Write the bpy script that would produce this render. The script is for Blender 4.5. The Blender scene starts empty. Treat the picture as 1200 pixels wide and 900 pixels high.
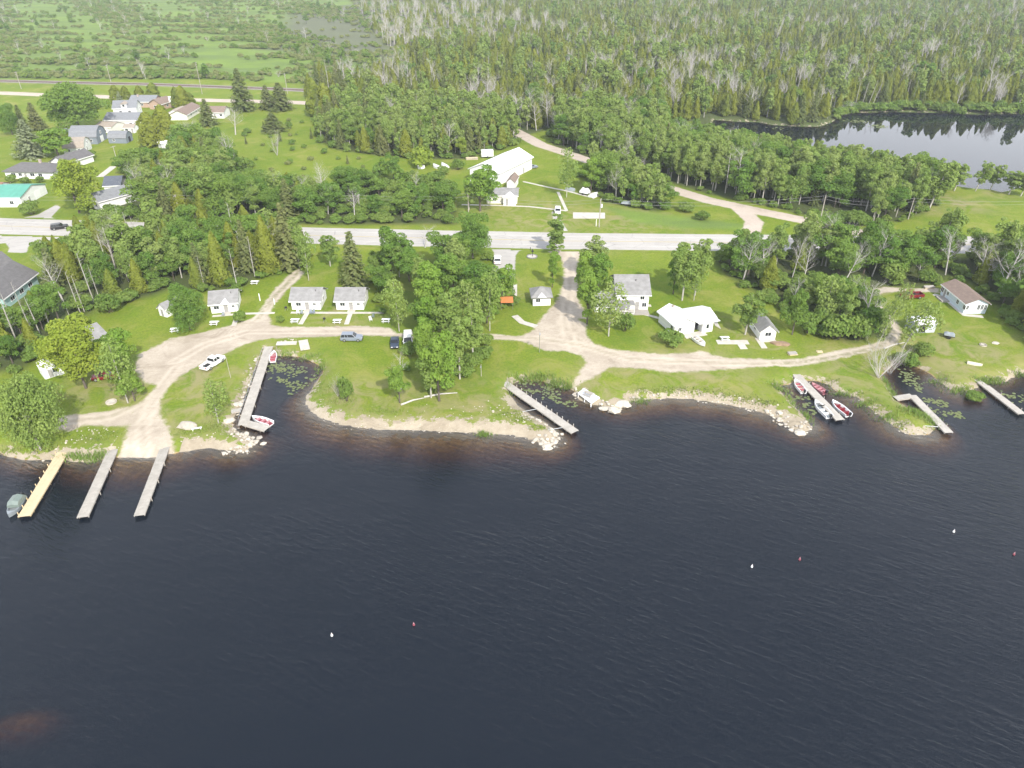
import bpy, bmesh, math, random
import numpy as np
from mathutils import Vector, Matrix
R = math.radians
S = bpy.context.scene
COL = S.collection
rng = np.random.default_rng(7)
random.seed(7)

# ------------------------------------------------------------------ camera
CAMZ, PITCH, F = 78.0, R(32.0), 848.0
CP, SP = math.cos(PITCH), math.sin(PITCH)
Z0 = 1.0                                    # height of the land above the water
cd = bpy.data.cameras.new('camera'); cam = bpy.data.objects.new('camera', cd); COL.objects.link(cam)
cam.location = (0, 0, CAMZ); cam.rotation_euler = (math.pi/2-PITCH, 0, 0)
cd.sensor_width = 36; cd.lens = 36*F/1200; cd.clip_start = 1; cd.clip_end = 20000
S.camera = cam

def G(px, py, z=Z0):
    """ground point (x, y) seen at pixel px, py of the 1200x900 photograph"""
    u = (px-600.0)/F; v = (py-450.0)/F
    dy = CP-v*SP; dz = -SP-v*CP
    t = (z-CAMZ)/dz
    return (u*t, dy*t)
def GP(pts, z=Z0): return np.array([G(a, b, z) for a, b in pts])
def scale_at(py): return (py+80.0)*CP/(CAMZ-Z0)      # pixels per metre at a ground row

# ------------------------------------------------------------------ shapes of the land
RIVER_PX = [(-80,528),(0,530),(14,536),(36,539),(60,537),(80,540),(100,541),(124,538),(134,534),(150,535),(185,535),(197,531),(215,529),(245,524),
 (265,527),(288,528),(297,520),(289,511),(277,506),(270,498),(282,475),(290,455),(298,435),(306,420),(314,409),(319,409),(325,417),(340,417),(355,419),
 (366,424),(378,430),(379,437),(375,442),(368,452),(361,463),(359,471),(364,480),(374,488),(392,494),(412,499),(440,502),(470,503),(500,504),
 (530,505),(560,507),(585,508),(600,509),(615,512),(628,516),(641,521),(650,518),(654,511),(650,505),(640,496),(622,487),(604,474),(596,461),
 (598,452),(605,447.5),(622,445),(635,446),(650,452),(667,454),(675,460),(678,468),(690,474),(702,474),(708,478),(722,481),(733,476),(738,470),
 (760,467),(785,466),(812,467),(837,471),(862,475),(887,480),(900,485),(913,491),(927,501),(937,505),(947,505),(951,501),(945,491),(936,482),
 (927,470),(917,462),(911,455),(914,452),(923,450),(932,445),(945,445),(960,447),(972,451),(980,458),(993,461),(1007,466),(1017,475),(1028,484),
 (1041,493),(1049,499),(1060,506),(1075,510),(1086,509),(1095,500),(1090,491),(1077,484),(1062,478),(1051,470),(1047,463),(1039,451),(1033,440),
 (1038,433),(1050,425),(1059,422),(1066,424),(1073,430),(1083,434),(1093,439),(1099,446),(1110,452),(1118,458),(1134,459),(1142,455),(1150,451),
 (1160,448),(1172,449),(1186,443),(1193,438),(1200,437),(1260,432),(1400,428)]
RIVER = np.vstack([GP(RIVER_PX, 0.0), [(900, 130), (1500, -250), (-1500, -250), (-900, 95), (-220, 100)]])
POND = GP([(836,140),(860,142),(890,143),(905,146),(930,148),(960,148),(975,143),(985,136),(1000,132),(1050,131),(1100,132),(1150,134),(1200,133),
 (1320,135),(1420,140),(1420,230),(1300,226),(1200,219),(1172,226),(1160,223),(1140,222),(1107,217),(1050,209),(980,194),(920,178),(870,165),(845,155),(834,147)], 0.0)

def sdf(P, poly):
    """signed distance, positive inside"""
    P = np.asarray(P, float); A = poly; B = np.roll(poly, -1, 0)
    out = np.empty(len(P))
    for s in range(0, len(P), 40000):
        Q = P[s:s+40000]; d2 = np.full(len(Q), 1e18); ins = np.zeros(len(Q), bool)
        for a, b in zip(A, B):
            e = b-a; w = Q-a
            t = np.clip((w@e)/max(e@e, 1e-9), 0, 1)
            r = w-t[:, None]*e
            d2 = np.minimum(d2, (r*r).sum(1))
            c = (a[1] > Q[:, 1]) != (b[1] > Q[:, 1])
            if c.any():
                x = a[0]+(Q[:, 1]-a[1])*e[0]/(e[1] if abs(e[1]) > 1e-9 else 1e-9)
                ins ^= c & (Q[:, 0] < x)
        out[s:s+40000] = np.where(ins, 1, -1)*np.sqrt(d2)
    return out
def sdu(P, polys): return np.max([sdf(P, p) for p in polys], 0)
def line_sd(P, pts, w):
    """positive within w/2 of a polyline"""
    P = np.asarray(P, float); d2 = np.full(len(P), 1e18)
    for a, b in zip(pts[:-1], pts[1:]):
        e = b-a; q = P-a; t = np.clip((q@e)/max(e@e, 1e-9), 0, 1); r = q-t[:, None]*e
        d2 = np.minimum(d2, (r*r).sum(1))
    return w/2-np.sqrt(d2)
# where the bed shelves gently: pixel, reach in metres
SHOALS = [((165,535),16),((370,475),9),((400,495),14),((450,503),17),((510,505),20),((560,508),18),((610,513),10),((645,520),7),((760,468),9),((820,470),9),
          ((880,482),9),((945,500),7),((1010,470),10),((1050,500),10),((1085,508),9),((925,452),6),((1125,458),8),((270,527),8),((50,537),6)]
SHOALS = [(np.array(G(*p, 0.0)), r) for p, r in SHOALS]
BAR = [(np.array(G(8, 852, 0.0)), 9.5, 2.9), (np.array(G(48, 830, 0.0)), 6.5, 1.2)]
def shoal(P):
    w = np.zeros(len(P))
    for c, r in SHOALS: w = np.maximum(w, np.exp(-((P-c)**2).sum(1)/(r*r)))
    return w
def wave2(P, L, seed):
    g = np.random.default_rng(seed); o = np.zeros(len(P))
    for k in range(5):
        a = g.uniform(0, 6.28); l = L*g.uniform(.6, 1.6); ph = g.uniform(0, 6.28)
        o += np.sin((P[:, 0]*math.cos(a)+P[:, 1]*math.sin(a))*6.283/l+ph)
    return o/5
def H(P, full=False):
    """terrain height at world points"""
    P = np.atleast_2d(np.asarray(P, float))
    far = np.zeros(len(P), bool)
    d = -np.maximum(sdf(P, RIVER), sdf(P, POND))            # >0 on land
    d = d+.35*wave2(P, 3.1, 3)*np.exp(-np.abs(d)/3)
    t = np.clip(d/3.2, 0, 1)
    land = Z0*(1-(1-t)**2)+.14*wave2(P, 55, 5)*np.clip((d-3)/12, 0, 1)
    sh = shoal(P)
    slope = .55*(1-sh)+.085*sh
    z = np.where(d > 0, land, -np.minimum(slope*np.abs(d), 4.5))
    for c, r, a in BAR:
        q = P-c; g = np.exp(-((q[:, 0]/r)**2+(q[:, 1]/(r*.5))**2))
        z = np.where(d < -8, z+a*g, z)
    return (z, d) if full else z
def hz(x, y): return float(H([(x, y)])[0])

# ------------------------------------------------------------------ object helpers
def tag(o, label=None, cat=None, group=None, kind=None):
    if label: o['label'] = label
    if cat: o['category'] = cat
    if group: o['group'] = group
    if kind: o['kind'] = kind
    return o
def empty(name, loc, rz=0.0, label=None, cat=None, group=None):
    o = bpy.data.objects.new(name, None); COL.objects.link(o); o.location = loc; o.rotation_euler = (0, 0, rz); o.empty_display_size = .5
    return tag(o, label, cat, group)
def link(name, me, parent=None, loc=None, rz=None):
    o = bpy.data.objects.new(name, me); COL.objects.link(o)
    if parent is not None: o.parent = parent
    if loc is not None: o.location = loc
    if rz is not None: o.rotation_euler = (0, 0, rz)
    return o
KIDS = {}
def copy_tree(o, parent=None):
    c = o.copy(); COL.objects.link(c)
    if parent is not None: c.parent = parent
    for ch in list(o.children): copy_tree(ch, c)
    return c
def np_mesh(name, V, Fq, mats=(), mi=None, attrs=None, smooth=False):
    """mesh from numpy arrays; Fq is (n,3) or (n,4)"""
    me = bpy.data.meshes.new(name); V = np.asarray(V, np.float32); Fq = np.asarray(Fq, np.int32)
    n, k = Fq.shape
    me.vertices.add(len(V)); me.vertices.foreach_set('co', V.ravel())
    me.loops.add(n*k); me.loops.foreach_set('vertex_index', Fq.ravel())
    me.polygons.add(n); me.polygons.foreach_set('loop_start', np.arange(0, n*k, k, dtype=np.int32))
    me.polygons.foreach_set('loop_total', np.full(n, k, np.int32))
    if mi is not None: me.polygons.foreach_set('material_index', np.asarray(mi, np.int32))
    me.polygons.foreach_set('use_smooth', np.full(n, smooth, bool))
    for m in mats: me.materials.append(m)
    for a, (dom, arr) in (attrs or {}).items():
        at = me.attributes.new(a, 'FLOAT', dom); at.data.foreach_set('value', np.asarray(arr, np.float32))
    me.update(); me.validate()
    return me

class MB:
    """collects simple solids and links them as one mesh object"""
    def __init__(s): s.v = []; s.f = []; s.m = []; s.cur = 0
    def add(s, V, Fc):
        b = len(s.v); s.v += [tuple(v) for v in V]; s.f += [tuple(i+b for i in f) for f in Fc]; s.m += [s.cur]*len(Fc); return s
    def box(s, x0, x1, y0, y1, z0, z1):
        return s.add([(x0,y0,z0),(x1,y0,z0),(x1,y1,z0),(x0,y1,z0),(x0,y0,z1),(x1,y0,z1),(x1,y1,z1),(x0,y1,z1)],
                     [(0,3,2,1),(4,5,6,7),(0,1,5,4),(1,2,6,5),(2,3,7,6),(3,0,4,7)])
    def obox(s, c, sx, sy, sz, rz=0.0, tilt=0.0):
        """box centred at c with half sizes, turned rz about z after tilting about x"""
        m = Matrix.Rotation(rz, 3, 'Z') @ Matrix.Rotation(tilt, 3, 'X')
        V = [Vector(c)+m @ Vector((a*sx, b*sy, d*sz)) for d in (-1, 1) for a, b in ((-1,-1),(1,-1),(1,1),(-1,1))]
        return s.add(V, [(0,3,2,1),(4,5,6,7),(0,1,5,4),(1,2,6,5),(2,3,7,6),(3,0,4,7)])
    def prism(s, poly, z0, z1):
        """polygon in xy, extruded"""
        n = len(poly)
        return s.add([(x, y, z0) for x, y in poly]+[(x, y, z1) for x, y in poly],
                     [tuple(range(n-1, -1, -1)), tuple(range(n, 2*n))]+[(i, (i+1) % n, n+(i+1) % n, n+i) for i in range(n)])
    def tube(s, pts, rad, n=6, cap=True):
        pts = [Vector(p) for p in pts]
        rad = rad if hasattr(rad, '__len__') else [rad]*len(pts)
        V = []; Fc = []
        up0 = None
        for i, p in enumerate(pts):
            d = (pts[min(i+1, len(pts)-1)]-pts[max(i-1, 0)])
            d = d.normalized() if d.length > 1e-9 else Vector((0, 0, 1))
            a = d.cross(Vector((0, 0, 1)) if abs(d.z) < .95 else Vector((1, 0, 0))).normalized()
            if up0 is not None and a.dot(up0) < 0: a = -a
            up0 = a
            b = d.cross(a)
            V += [p+(a*math.cos(6.2832*k/n)+b*math.sin(6.2832*k/n))*rad[i] for k in range(n)]
        for i in range(len(pts)-1):
            Fc += [(i*n+k, i*n+(k+1) % n, (i+1)*n+(k+1) % n, (i+1)*n+k) for k in range(n)]
        if cap: Fc += [tuple(range(n-1, -1, -1)), tuple((len(pts)-1)*n+k for k in range(n))]
        return s.add(V, Fc)
    def loft(s, rings, cap=True):
        n = len(rings[0]); V = [p for r in rings for p in r]; Fc = []
        for i in range(len(rings)-1):
            Fc += [(i*n+k, i*n+(k+1) % n, (i+1)*n+(k+1) % n, (i+1)*n+k) for k in range(n)]
        if cap: Fc += [tuple(range(n-1, -1, -1)), tuple((len(rings)-1)*n+k for k in range(n))]
        return s.add(V, Fc)
    def mesh(s, name, mats):
        me = bpy.data.meshes.new(name); me.from_pydata(s.v, [], s.f)
        for m in (mats if isinstance(mats, (list, tuple)) else [mats]): me.materials.append(m)
        me.polygons.foreach_set('material_index', np.array(s.m, np.int32)); me.update()
        bm = bmesh.new(); bm.from_mesh(me); bmesh.ops.recalc_face_normals(bm, faces=bm.faces); bm.to_mesh(me); bm.free()
        return me
    def build(s, name, mats, parent=None, loc=None, rz=None, bevel=0, smooth=False):
        me = s.mesh(name, mats)
        if smooth: me.polygons.foreach_set('use_smooth', np.ones(len(me.polygons), bool))
        o = link(name, me, parent, loc, rz)
        if bevel:
            b = o.modifiers.new('bevel', 'BEVEL'); b.width = bevel; b.segments = 2; b.limit_method = 'ANGLE'
        return o

# ------------------------------------------------------------------ materials
class NT:
    def __init__(s, name):
        s.m = bpy.data.materials.new(name); s.m.use_nodes = True; s.t = s.m.node_tree; s.t.nodes.clear()
        s.out = s.n('ShaderNodeOutputMaterial')
    def n(s, ty, **kw):
        x = s.t.nodes.new(ty)
        for k, v in kw.items(): setattr(x, k, v)
        return x
    def l(s, a, b): s.t.links.new(a, b)
    def put(s, sock, v):
        if hasattr(v, 'is_output') or isinstance(v, bpy.types.NodeSocket): s.l(v, sock)
        else: sock.default_value = (*v, 1) if isinstance(v, (tuple, list)) and len(v) == 3 and sock.type == 'RGBA' else v
    def coord(s, kind='Object'):
        return s.n('ShaderNodeTexCoord').outputs[kind]
    def pos(s): return s.n('ShaderNodeNewGeometry').outputs['Position']
    def attr(s, name): return s.n('ShaderNodeAttribute', attribute_name=name).outputs['Fac']
    def noise(s, vec, scale, detail=3, rough=.55, dist=0.0):
        x = s.n('ShaderNodeTexNoise'); s.l(vec, x.inputs['Vector']); x.inputs['Scale'].default_value = scale
        x.inputs['Detail'].default_value = detail; x.inputs['Roughness'].default_value = rough; x.inputs['Distortion'].default_value = dist
        return x.outputs['Fac']
    def math(s, op, a, b=0.0, c=0.0, clamp=False):
        x = s.n('ShaderNodeMath', operation=op, use_clamp=clamp)
        for i, v in enumerate((a, b, c)): s.put(x.inputs[i], v)
        return x.outputs[0]
    def ramp(s, v, lo, hi, a=0.0, b=1.0):
        x = s.n('ShaderNodeMapRange'); x.interpolation_type = 'SMOOTHSTEP'; s.put(x.inputs[0], v)
        for i, q in zip((1, 2, 3, 4), (lo, hi, a, b)): s.put(x.inputs[i], q)
        return x.outputs[0]
    def mix(s, f, a, b, mode='MIX'):
        x = s.n('ShaderNodeMix', data_type='RGBA', blend_type=mode); s.put(x.inputs[0], f); s.put(x.inputs[6], a); s.put(x.inputs[7], b)
        return x.outputs[2]
    def map(s, vec, scale=(1, 1, 1), rot=(0, 0, 0)):
        x = s.n('ShaderNodeMapping'); s.l(vec, x.inputs[0]); x.inputs['Scale'].default_value = scale; x.inputs['Rotation'].default_value = rot
        return x.outputs[0]
    def bump(s, h, strength, dist=.1):
        x = s.n('ShaderNodeBump'); s.l(h, x.inputs['Height']); x.inputs['Strength'].default_value = strength; x.inputs['Distance'].default_value = dist
        return x.outputs[0]
    def bsdf(s, color, rough=.9, spec=.3, metal=0.0, normal=None):
        x = s.n('ShaderNodeBsdfPrincipled'); s.put(x.inputs['Base Color'], color); s.put(x.inputs['Roughness'], rough)
        x.inputs['Specular IOR Level'].default_value = spec; x.inputs['Metallic'].default_value = metal
        if normal is not None: s.l(normal, x.inputs['Normal'])
        return x.outputs[0]
    def done(s, sh): s.l(sh, s.out.inputs['Surface']); return s.m

def M_(name, c1, c2=None, scale=1.5, rough=.8, bump=0.0, stripes=None, spec=.3, metal=0.0, stretch=(1, 1, 1)):
    """surface with noise between two colours, optional boards: stripes = (axis, width)"""
    t = NT(name); v = t.coord(); vs = t.map(v, stretch)
    c2 = c2 or tuple(x*.78 for x in c1)
    f = t.ramp(t.noise(vs, scale, 5, .65), .3, .7)
    col = t.mix(f, c1, c2)
    h = t.noise(vs, scale*6, 3)
    if stripes:
        sep = t.n('ShaderNodeSeparateXYZ'); t.l(v, sep.inputs[0]); ax = sep.outputs[stripes[0]]
        q = t.math('FRACT', t.math('MULTIPLY', ax, 1/stripes[1]))
        edge = t.ramp(q, .0, .12); col = t.mix(t.math('MULTIPLY', t.math('SUBTRACT', 1.0, edge), .45), col, tuple(x*.45 for x in c1))
        ids = t.math('FLOOR', t.math('MULTIPLY', ax, 1/stripes[1]))
        w = t.n('ShaderNodeTexWhiteNoise', noise_dimensions='1D'); t.l(ids, w.inputs['W'])
        col = t.mix(t.math('MULTIPLY', w.outputs[0], .35), col, tuple(x*.7 for x in c1))
        h = t.math('ADD', t.math('MULTIPLY', h, .4), edge)
    n = t.bump(h, bump, .03) if bump else None
    return t.done(t.bsdf(col, rough, spec, metal, n))
# ------------------------------------------------------------------ zones (pixel polygons of where things stand on the ground)
Z = {}
def zone(k, *pts): Z[k] = GP(pts)
zone('west', (-160,450),(-60,436),(0,434),(28,430),(42,412),(54,397),(75,386),(105,366),(118,352),(150,351),(178,346),(200,337),(240,339),(275,340),(300,326),(335,318),(345,312),(350,300),(346,289),(200,283),(95,281),(82,288),(70,300),(58,316),(45,335),(25,352),(10,372),(-40,385))
zone('northwest', (100,252),(120,240),(150,228),(148,200),(160,182),(185,176),(205,170),(235,176),(262,176),(284,196),(300,214),(345,222),(372,232),(372,262),(300,260),(150,258))
zone('bushes', (362,232),(400,214),(440,212),(470,208),(500,214),(530,226),(534,240),(532,262),(450,262),(362,262))
zone('grove', (376,166),(400,176),(440,181),(490,186),(545,186),(562,180),(596,172),(612,162),(600,150),(560,135),(480,128),(400,128),(372,140))
zone('strip', (650,171),(700,190),(775,211),(835,228),(900,241),(960,256),(1003,264),(1050,258),(1076,250),(1090,236),(1107,219),(1050,211),(980,196),(920,180),(870,167),(843,157),(830,149),(800,143),(720,140),(650,150))
zone('rvclump', (686,206),(700,224),(715,236),(745,242),(770,247),(784,241),(765,226),(740,214),(712,202),(690,196))
zone('east', (850,298),(960,300),(1060,301),(1240,306),(1300,440),(1222,412),(1195,384),(1172,362),(1150,338),(1120,322),(1098,330),(1080,338),(1040,334),(1010,345),(1014,352),(1028,372),(1030,392),(1002,400),(965,394),(942,372),(920,366),(902,350),(880,338),(856,324),(842,310))
zone('center', (436,300),(480,296),(520,300),(570,304),(578,316),(590,332),(592,352),(574,372),(570,392),(562,424),(545,441),(520,455),(505,462),(488,460),(484,430),(486,402),(470,388),(452,378),(448,352),(436,330))
zone('forest', (380,128),(360,112),(356,100),(440,92),(470,70),(440,40),(420,12),(405,-8),(1330,-8),(1330,133),(1200,132),(1100,131),(1000,131),(984,135),(972,142),(930,146),(880,140),(838,138),(820,142),(720,139),(655,148),(610,160),(560,134),(480,127))
zone('marsh', (-120,93),(240,93),(356,98),(440,91),(468,70),(440,40),(420,12),(405,-8),(-260,-8))
zone('swamp', (300,58),(420,64),(468,70),(560,52),(640,38),(560,6),(420,4),(340,14),(330,34))
zone('wetmeadow', (745,262),(700,240),(790,252),(870,262),(880,270),(800,268))
zone('field', (284,160),(296,142),(352,140),(372,142),(380,160),(392,180),(430,184),(470,196),(486,204),(440,211),(400,213),(345,214),(312,206),(296,196))
# ------------------------------------------------------------------ surfaces on the ground
GRAVEL = [GP(q) for q in [
 [(636,292),(650,298),(658,305),(661,316),(660,332),(655,348),(648,360),(640,372),(690,374),(678,352),(675.5,330),(676,312),(680,298),(692,291)],
 [(200,397),(237,390),(275,380),(292,375),(301,369),(321,341),(341,321),(351,315),(357,321),(337,340),(322,357),(315,370),(318,380),(326,383),(375,383),(425,382),(457,384),(466,390),(484,390),(484,396),(460,394),(425,392.5),(375,395),(325,396),(301,399),(283,405),(263,415),(238,426),(216,438),(201,450)],
 [(200,397),(185,405),(163,415),(158,432),(168,448),(186,452),(203,446),(216,437),(240,424)],
 [(186,450),(172,465),(158,476),(150,495),(147,512),(139,530),(136,537),(198,537),(203,518),(197,500),(187,486),(188,470),(197,455),(208,440)],
 [(160,475),(130,481),(100,485),(70,487),(66,503),(82,505),(100,498),(125,500),(152,499)],
 [(560,391),(612,394),(625,387),(635,372),(650,357),(660,340),(662,318),(676,305),(677,342),(678,375),(687,380),(687,392),(696,403),(715,409),(740,412),(775,415),(808,414),(820,411),(850,420),(900,421),(937,421),(975,412),(1012,406),(1037,399),(1046,386),(1036,373),(1023,357),(1013,348),(1020,340),(1040,336),(1060,338),(1100,338),(1102,343),(1060,342),(1033,343),(1026,352),(1036,362),(1050,376),(1057,390),(1048,405),(1020,412),(975,422),(932,430),(900,429),(862,432),(825,435),(787,436),(750,432),(716,430),(700,440),(678,450),(668,452),(677,440),(687,426),(682,417),(662,411),(640,412),(625,405),(612,400),(560,397)]]]
ASPH = [GP(q) for q in [
 [(573,288),(579,296),(579,310),(574,330),(603,330),(604,300),(608,294),(620,292.5),(636,292.5),(690,291),(690,284),(573,284)],
 [(-60,256),(24,256),(44,252),(66,240),(71,243),(60,255),(78,259),(80,278),(66,284),(48,285),(34,288),(31,297),(9,296),(11,291),(7,285),(-60,290)],
 [(646,246),(660,262),(668,275),(652,275)]]]
HWY = np.array([G(x, y) for x, y in [(-700,240),(-300,250),(0,265),(400,277),(640,282),(800,284),(1060,286.5),(1300,288),(1800,291)]])
SIDE = np.array([G(x, y) for x, y in [(600,152),(634,170),(665,180),(700,192),(772,217),(830,235),(890,248),(945,259),(985,268),(1040,280)]])
SPUR = np.array([G(x, y) for x, y in [(866,244),(884,260),(880,272),(868,280)]])
NORTH = np.array([G(x, y) for x, y in [(-400,102),(0,109),(60,111.5),(227,117),(357,120.5),(440,124.5),(520,127)]])
RAIL = np.array([G(x, y) for x, y in [(-400,90),(0,95),(160,98.5),(263,102),(360,106),(460,110)]])
WALKS = [([(541,240),(580,240.5),(620,242),(650,245.5),(664,247)], 1.0), ([(613,213),(640,219),(665,224),(692,231)], 1.0), ([(654,225),(659,236),(664,247)], 1.0),
         ([(341,366.5),(395,366.7),(450,366.5)], .9), ([(360,367),(352,380)], 1.1), ([(411,366),(406,380)], 1.1), ([(249,371),(285,368),(322,367)], .9), ([(278,371),(274,382)], 1.1),
         ([(717,367),(745,366),(762,370),(791,378)], .9), ([(603,370),(612,378),(629,383)], 1.6), ([(117,207),(133,195)], 2.6), ([(1094,345),(1107,349),(1130,369),(1152,371)], 1.3), ([(758,358),(763,358)], 1.2),
         ([(840,401),(877,401)], 1.9), ([(868,403),(872,409)], 1.6), ([(888,396),(896,408)], 1.3)]
SAND = [((70,534),7,2.2),((150,530),10,4),((190,520),10,5),((150,515),14,4.5),((215,525),8,1.2),((270,524),8,3.5),((288,515),8,3),((290,460),8,1.6),((300,430),8,1.4),((372,478),8,2.4),((360,465),6,1.8),((400,490),10,3.2),((430,497),10,3.4),
        ((465,498),10,3.0),((500,499),12,3.6),((540,499),12,4.2),((570,500),12,4.8),((600,502),10,4.2),((625,511),8,4.5),((642,513),8,4),((760,464),9,2.2),((800,462),9,2.6),((840,467),9,3),((880,477),9,3),((910,488),9,3.2),((935,498),8,3.6),((1120,455),5,1.8),
        ((1045,496),6,1.8),((1065,505),6,2.4),((990,460),7,1.2),((1180,444),8,2.2),((674,455),5,3.0),((724,474),5,3.0)]
SAND = [(np.array(G(*p)), r, w) for p, r, w in SAND]
def sand_w(P):
    o = np.full(len(P), -1.0)
    for c, r, w in SAND: o = np.maximum(o, w*np.exp(-((P-c)**2).sum(1)/(r*r)))
    return o
DRY = [((1105,232),6),((1085,245),7),((1170,228),5),((1130,240),8),((420,455),5),((408,462),6),((450,470),9),((490,490),9),((230,445),14),((215,470),14),((150,460),10),((120,455),8),((880,390),8),((1130,420),16),((1180,430),14),((1010,440),10),((740,255),16),((640,255),20),
       ((830,450),12),((720,445),9),((1030,340),5),((910,403),4),((600,340),6),((700,455),8),((110,465),6),((810,425),10),((1000,412),9),((560,480),10),((585,250),10),((745,272),14),((400,370),8),((480,250),10)]
DRY = [(np.array(G(*p)), r) for p, r in DRY]

# ------------------------------------------------------------------ the ground grid
def axis(lo, hi, step, grow, far):
    a = list(np.arange(lo, hi+1e-6, step)); s = step
    while a[-1] < far: s *= grow; a.append(a[-1]+s)
    b = []; s = step; x = lo
    while x > -far: s *= grow; x -= s; b.append(x)
    return np.array(b[::-1]+a)
gx = axis(-170, 175, .8, 1.035, 5200); gy = axis(84, 330, .75, 1.03, 5200)
gx = gx[(gx > -5200) & (gx < 5200)]; gy = gy[(gy > -1400)]
NX, NY = len(gx), len(gy)
XX, YY = np.meshgrid(gx, gy); PT = np.stack([XX.ravel(), YY.ravel()], 1)
HT, DL = H(PT, True)
def sm(x, a, b):
    t = np.clip((x-a)/(b-a), 0, 1); return t*t*(3-2*t)
near = (np.abs(PT[:, 0]) < 1500) & (PT[:, 1] > -50) & (PT[:, 1] < 2200)
PN = PT[near]
def fld(f, default):
    o = np.full(len(PT), default, float); o[near] = f(PN); return o
wob = fld(lambda P: 2.0*wave2(P, 14, 11)+.8*wave2(P, 5, 12), 0)
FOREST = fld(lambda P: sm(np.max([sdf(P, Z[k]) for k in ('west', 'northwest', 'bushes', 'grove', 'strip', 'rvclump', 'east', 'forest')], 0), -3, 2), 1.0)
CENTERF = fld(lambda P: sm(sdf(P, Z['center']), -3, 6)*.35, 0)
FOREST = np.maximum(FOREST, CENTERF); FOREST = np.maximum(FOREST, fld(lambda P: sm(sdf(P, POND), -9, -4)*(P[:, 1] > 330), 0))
MARSH = fld(lambda P: sm(np.maximum(sdf(P, Z['marsh']), sdf(P, Z['wetmeadow'])), -2, 3), 0)
SWAMP = fld(lambda P: sm(sdf(P, Z['swamp']), -15, 15), 0)
DRYA = np.zeros(len(PT))
for c, r in DRY: DRYA = np.maximum(DRYA, np.exp(-((PT-c)**2).sum(1)/(r*r)))
SHORE = np.exp(-np.clip(DL, 0, 99)/2.2)*(DL > 0)*(PT[:, 1] < 215)
ATTR = {'forest': FOREST, 'marsh': MARSH, 'dry': DRYA, 'swamp': SWAMP, 'shore': SHORE, 'pondy': (PT[:, 1] > 215)*1.0}
LANES = [([(205,424),(240,404),(290,389),(350,388.5),(420,388),(470,389)], 0), ([(303,374),(322,347),(337,333),(352,316)], .8), ([(560,394),(620,396),(680,404),(740,421),(800,424),(860,426),(905,426)], .25), ([(905,426),(935,425),(985,417),(1030,407),(1048,392),(1035,370),(1018,350)], .75), ([(668,297),(668,340),(661,378),(674,412)], 0), ([(206,432),(182,466),(167,500),(168,530)], 0), ([(168,470),(130,488),(80,494)], .3)]
RUT = np.zeros(len(PT)); MID = np.zeros(len(PT)); nn_ = near & (PT[:, 1] < 230); P_ = PT[nn_]; r_ = np.zeros(len(P_)); m_ = np.zeros(len(P_))
for pts, gr in LANES:
    d = .5-line_sd(P_, GP(pts), 1.0); r_ = np.maximum(r_, np.exp(-((d-.95)/.45)**2)); m_ = np.maximum(m_, gr*np.exp(-(d/.55)**2))
RUT[nn_] = r_; MID[nn_] = m_; ATTR['rut'] = RUT; ATTR['mid'] = MID
ii, jj = np.meshgrid(np.arange(NX-1), np.arange(NY-1))
q0 = (jj*NX+ii).ravel(); QUADS = np.stack([q0, q0+1, q0+NX+1, q0+NX], 1)

def lawn(t):
    """colour and bump of everything that grows low, in world coordinates"""
    p = t.pos()
    n1 = t.ramp(t.noise(p, .045, 5, .6), .37, .63); n2 = t.ramp(t.noise(p, .35, 4, .65), .3, .72); n3 = t.ramp(t.noise(p, 2.2, 3, .7), .25, .75)
    n4 = t.noise(p, .16, 5, .7, 1.2)
    c = t.mix(n1, (.122,.196,.014), (.182,.236,.022))
    c = t.mix(t.math('MULTIPLY', n2, .65), c, (.208,.234,.034))
    c = t.mix(t.math('MULTIPLY', n3, .6), c, (.070,.118,.014))
    bare = t.math('MULTIPLY', t.attr('dry'), t.ramp(n4, .40, .62))
    c = t.mix(t.math('MULTIPLY', bare, .75), c, (.275,.232,.130))
    blot = t.ramp(t.noise(p, .09, 6, .74, .8), .50, .68)
    c = t.mix(t.math('MULTIPLY', blot, .55), c, (.262,.245,.075))
    m = t.ramp(t.noise(t.map(p, (1, 2.2, 1)), .018, 6, .66), .36, .62)
    mc = t.mix(m, (.178,.262,.040), (.128,.188,.044)); mc = t.mix(t.math('MULTIPLY', n3, .4), mc, (.075,.108,.045))
    mc = t.mix(t.math('MULTIPLY', t.attr('swamp'), .8), mc, (.115,.115,.085))
    c = t.mix(t.attr('marsh'), c, mc)
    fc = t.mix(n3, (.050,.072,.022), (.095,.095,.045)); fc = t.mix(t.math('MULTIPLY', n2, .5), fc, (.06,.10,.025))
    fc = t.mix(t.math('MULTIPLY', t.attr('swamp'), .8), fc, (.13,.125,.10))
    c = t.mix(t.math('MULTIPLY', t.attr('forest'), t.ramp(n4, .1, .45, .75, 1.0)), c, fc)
    sc = t.mix(n3, (.15,.175,.045), (.24,.22,.10)); c = t.mix(t.math('MULTIPLY', t.attr('shore'), t.ramp(t.noise(p, .7, 3), .35, .6)), c, sc)
    sep = t.n('ShaderNodeSeparateXYZ'); t.l(p, sep.inputs[0]); zz = sep.outputs[2]
    bed = t.mix(t.ramp(t.noise(p, 1.3, 4), .35, .65), (.42,.30,.15), (.30,.20,.10))
    bed = t.mix(t.ramp(zz, -.9, -2.6), bed, (.06,.045,.03)); bed = t.mix(t.attr('pondy'), bed, (.12,.20,.03)); c = t.mix(t.ramp(zz, .12, .0), c, bed)
    h = t.math('ADD', t.math('MULTIPLY', t.noise(p, 4.5, 3, .7), .6), t.math('MULTIPLY', t.noise(p, .9, 3), .5))
    return c, h

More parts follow.
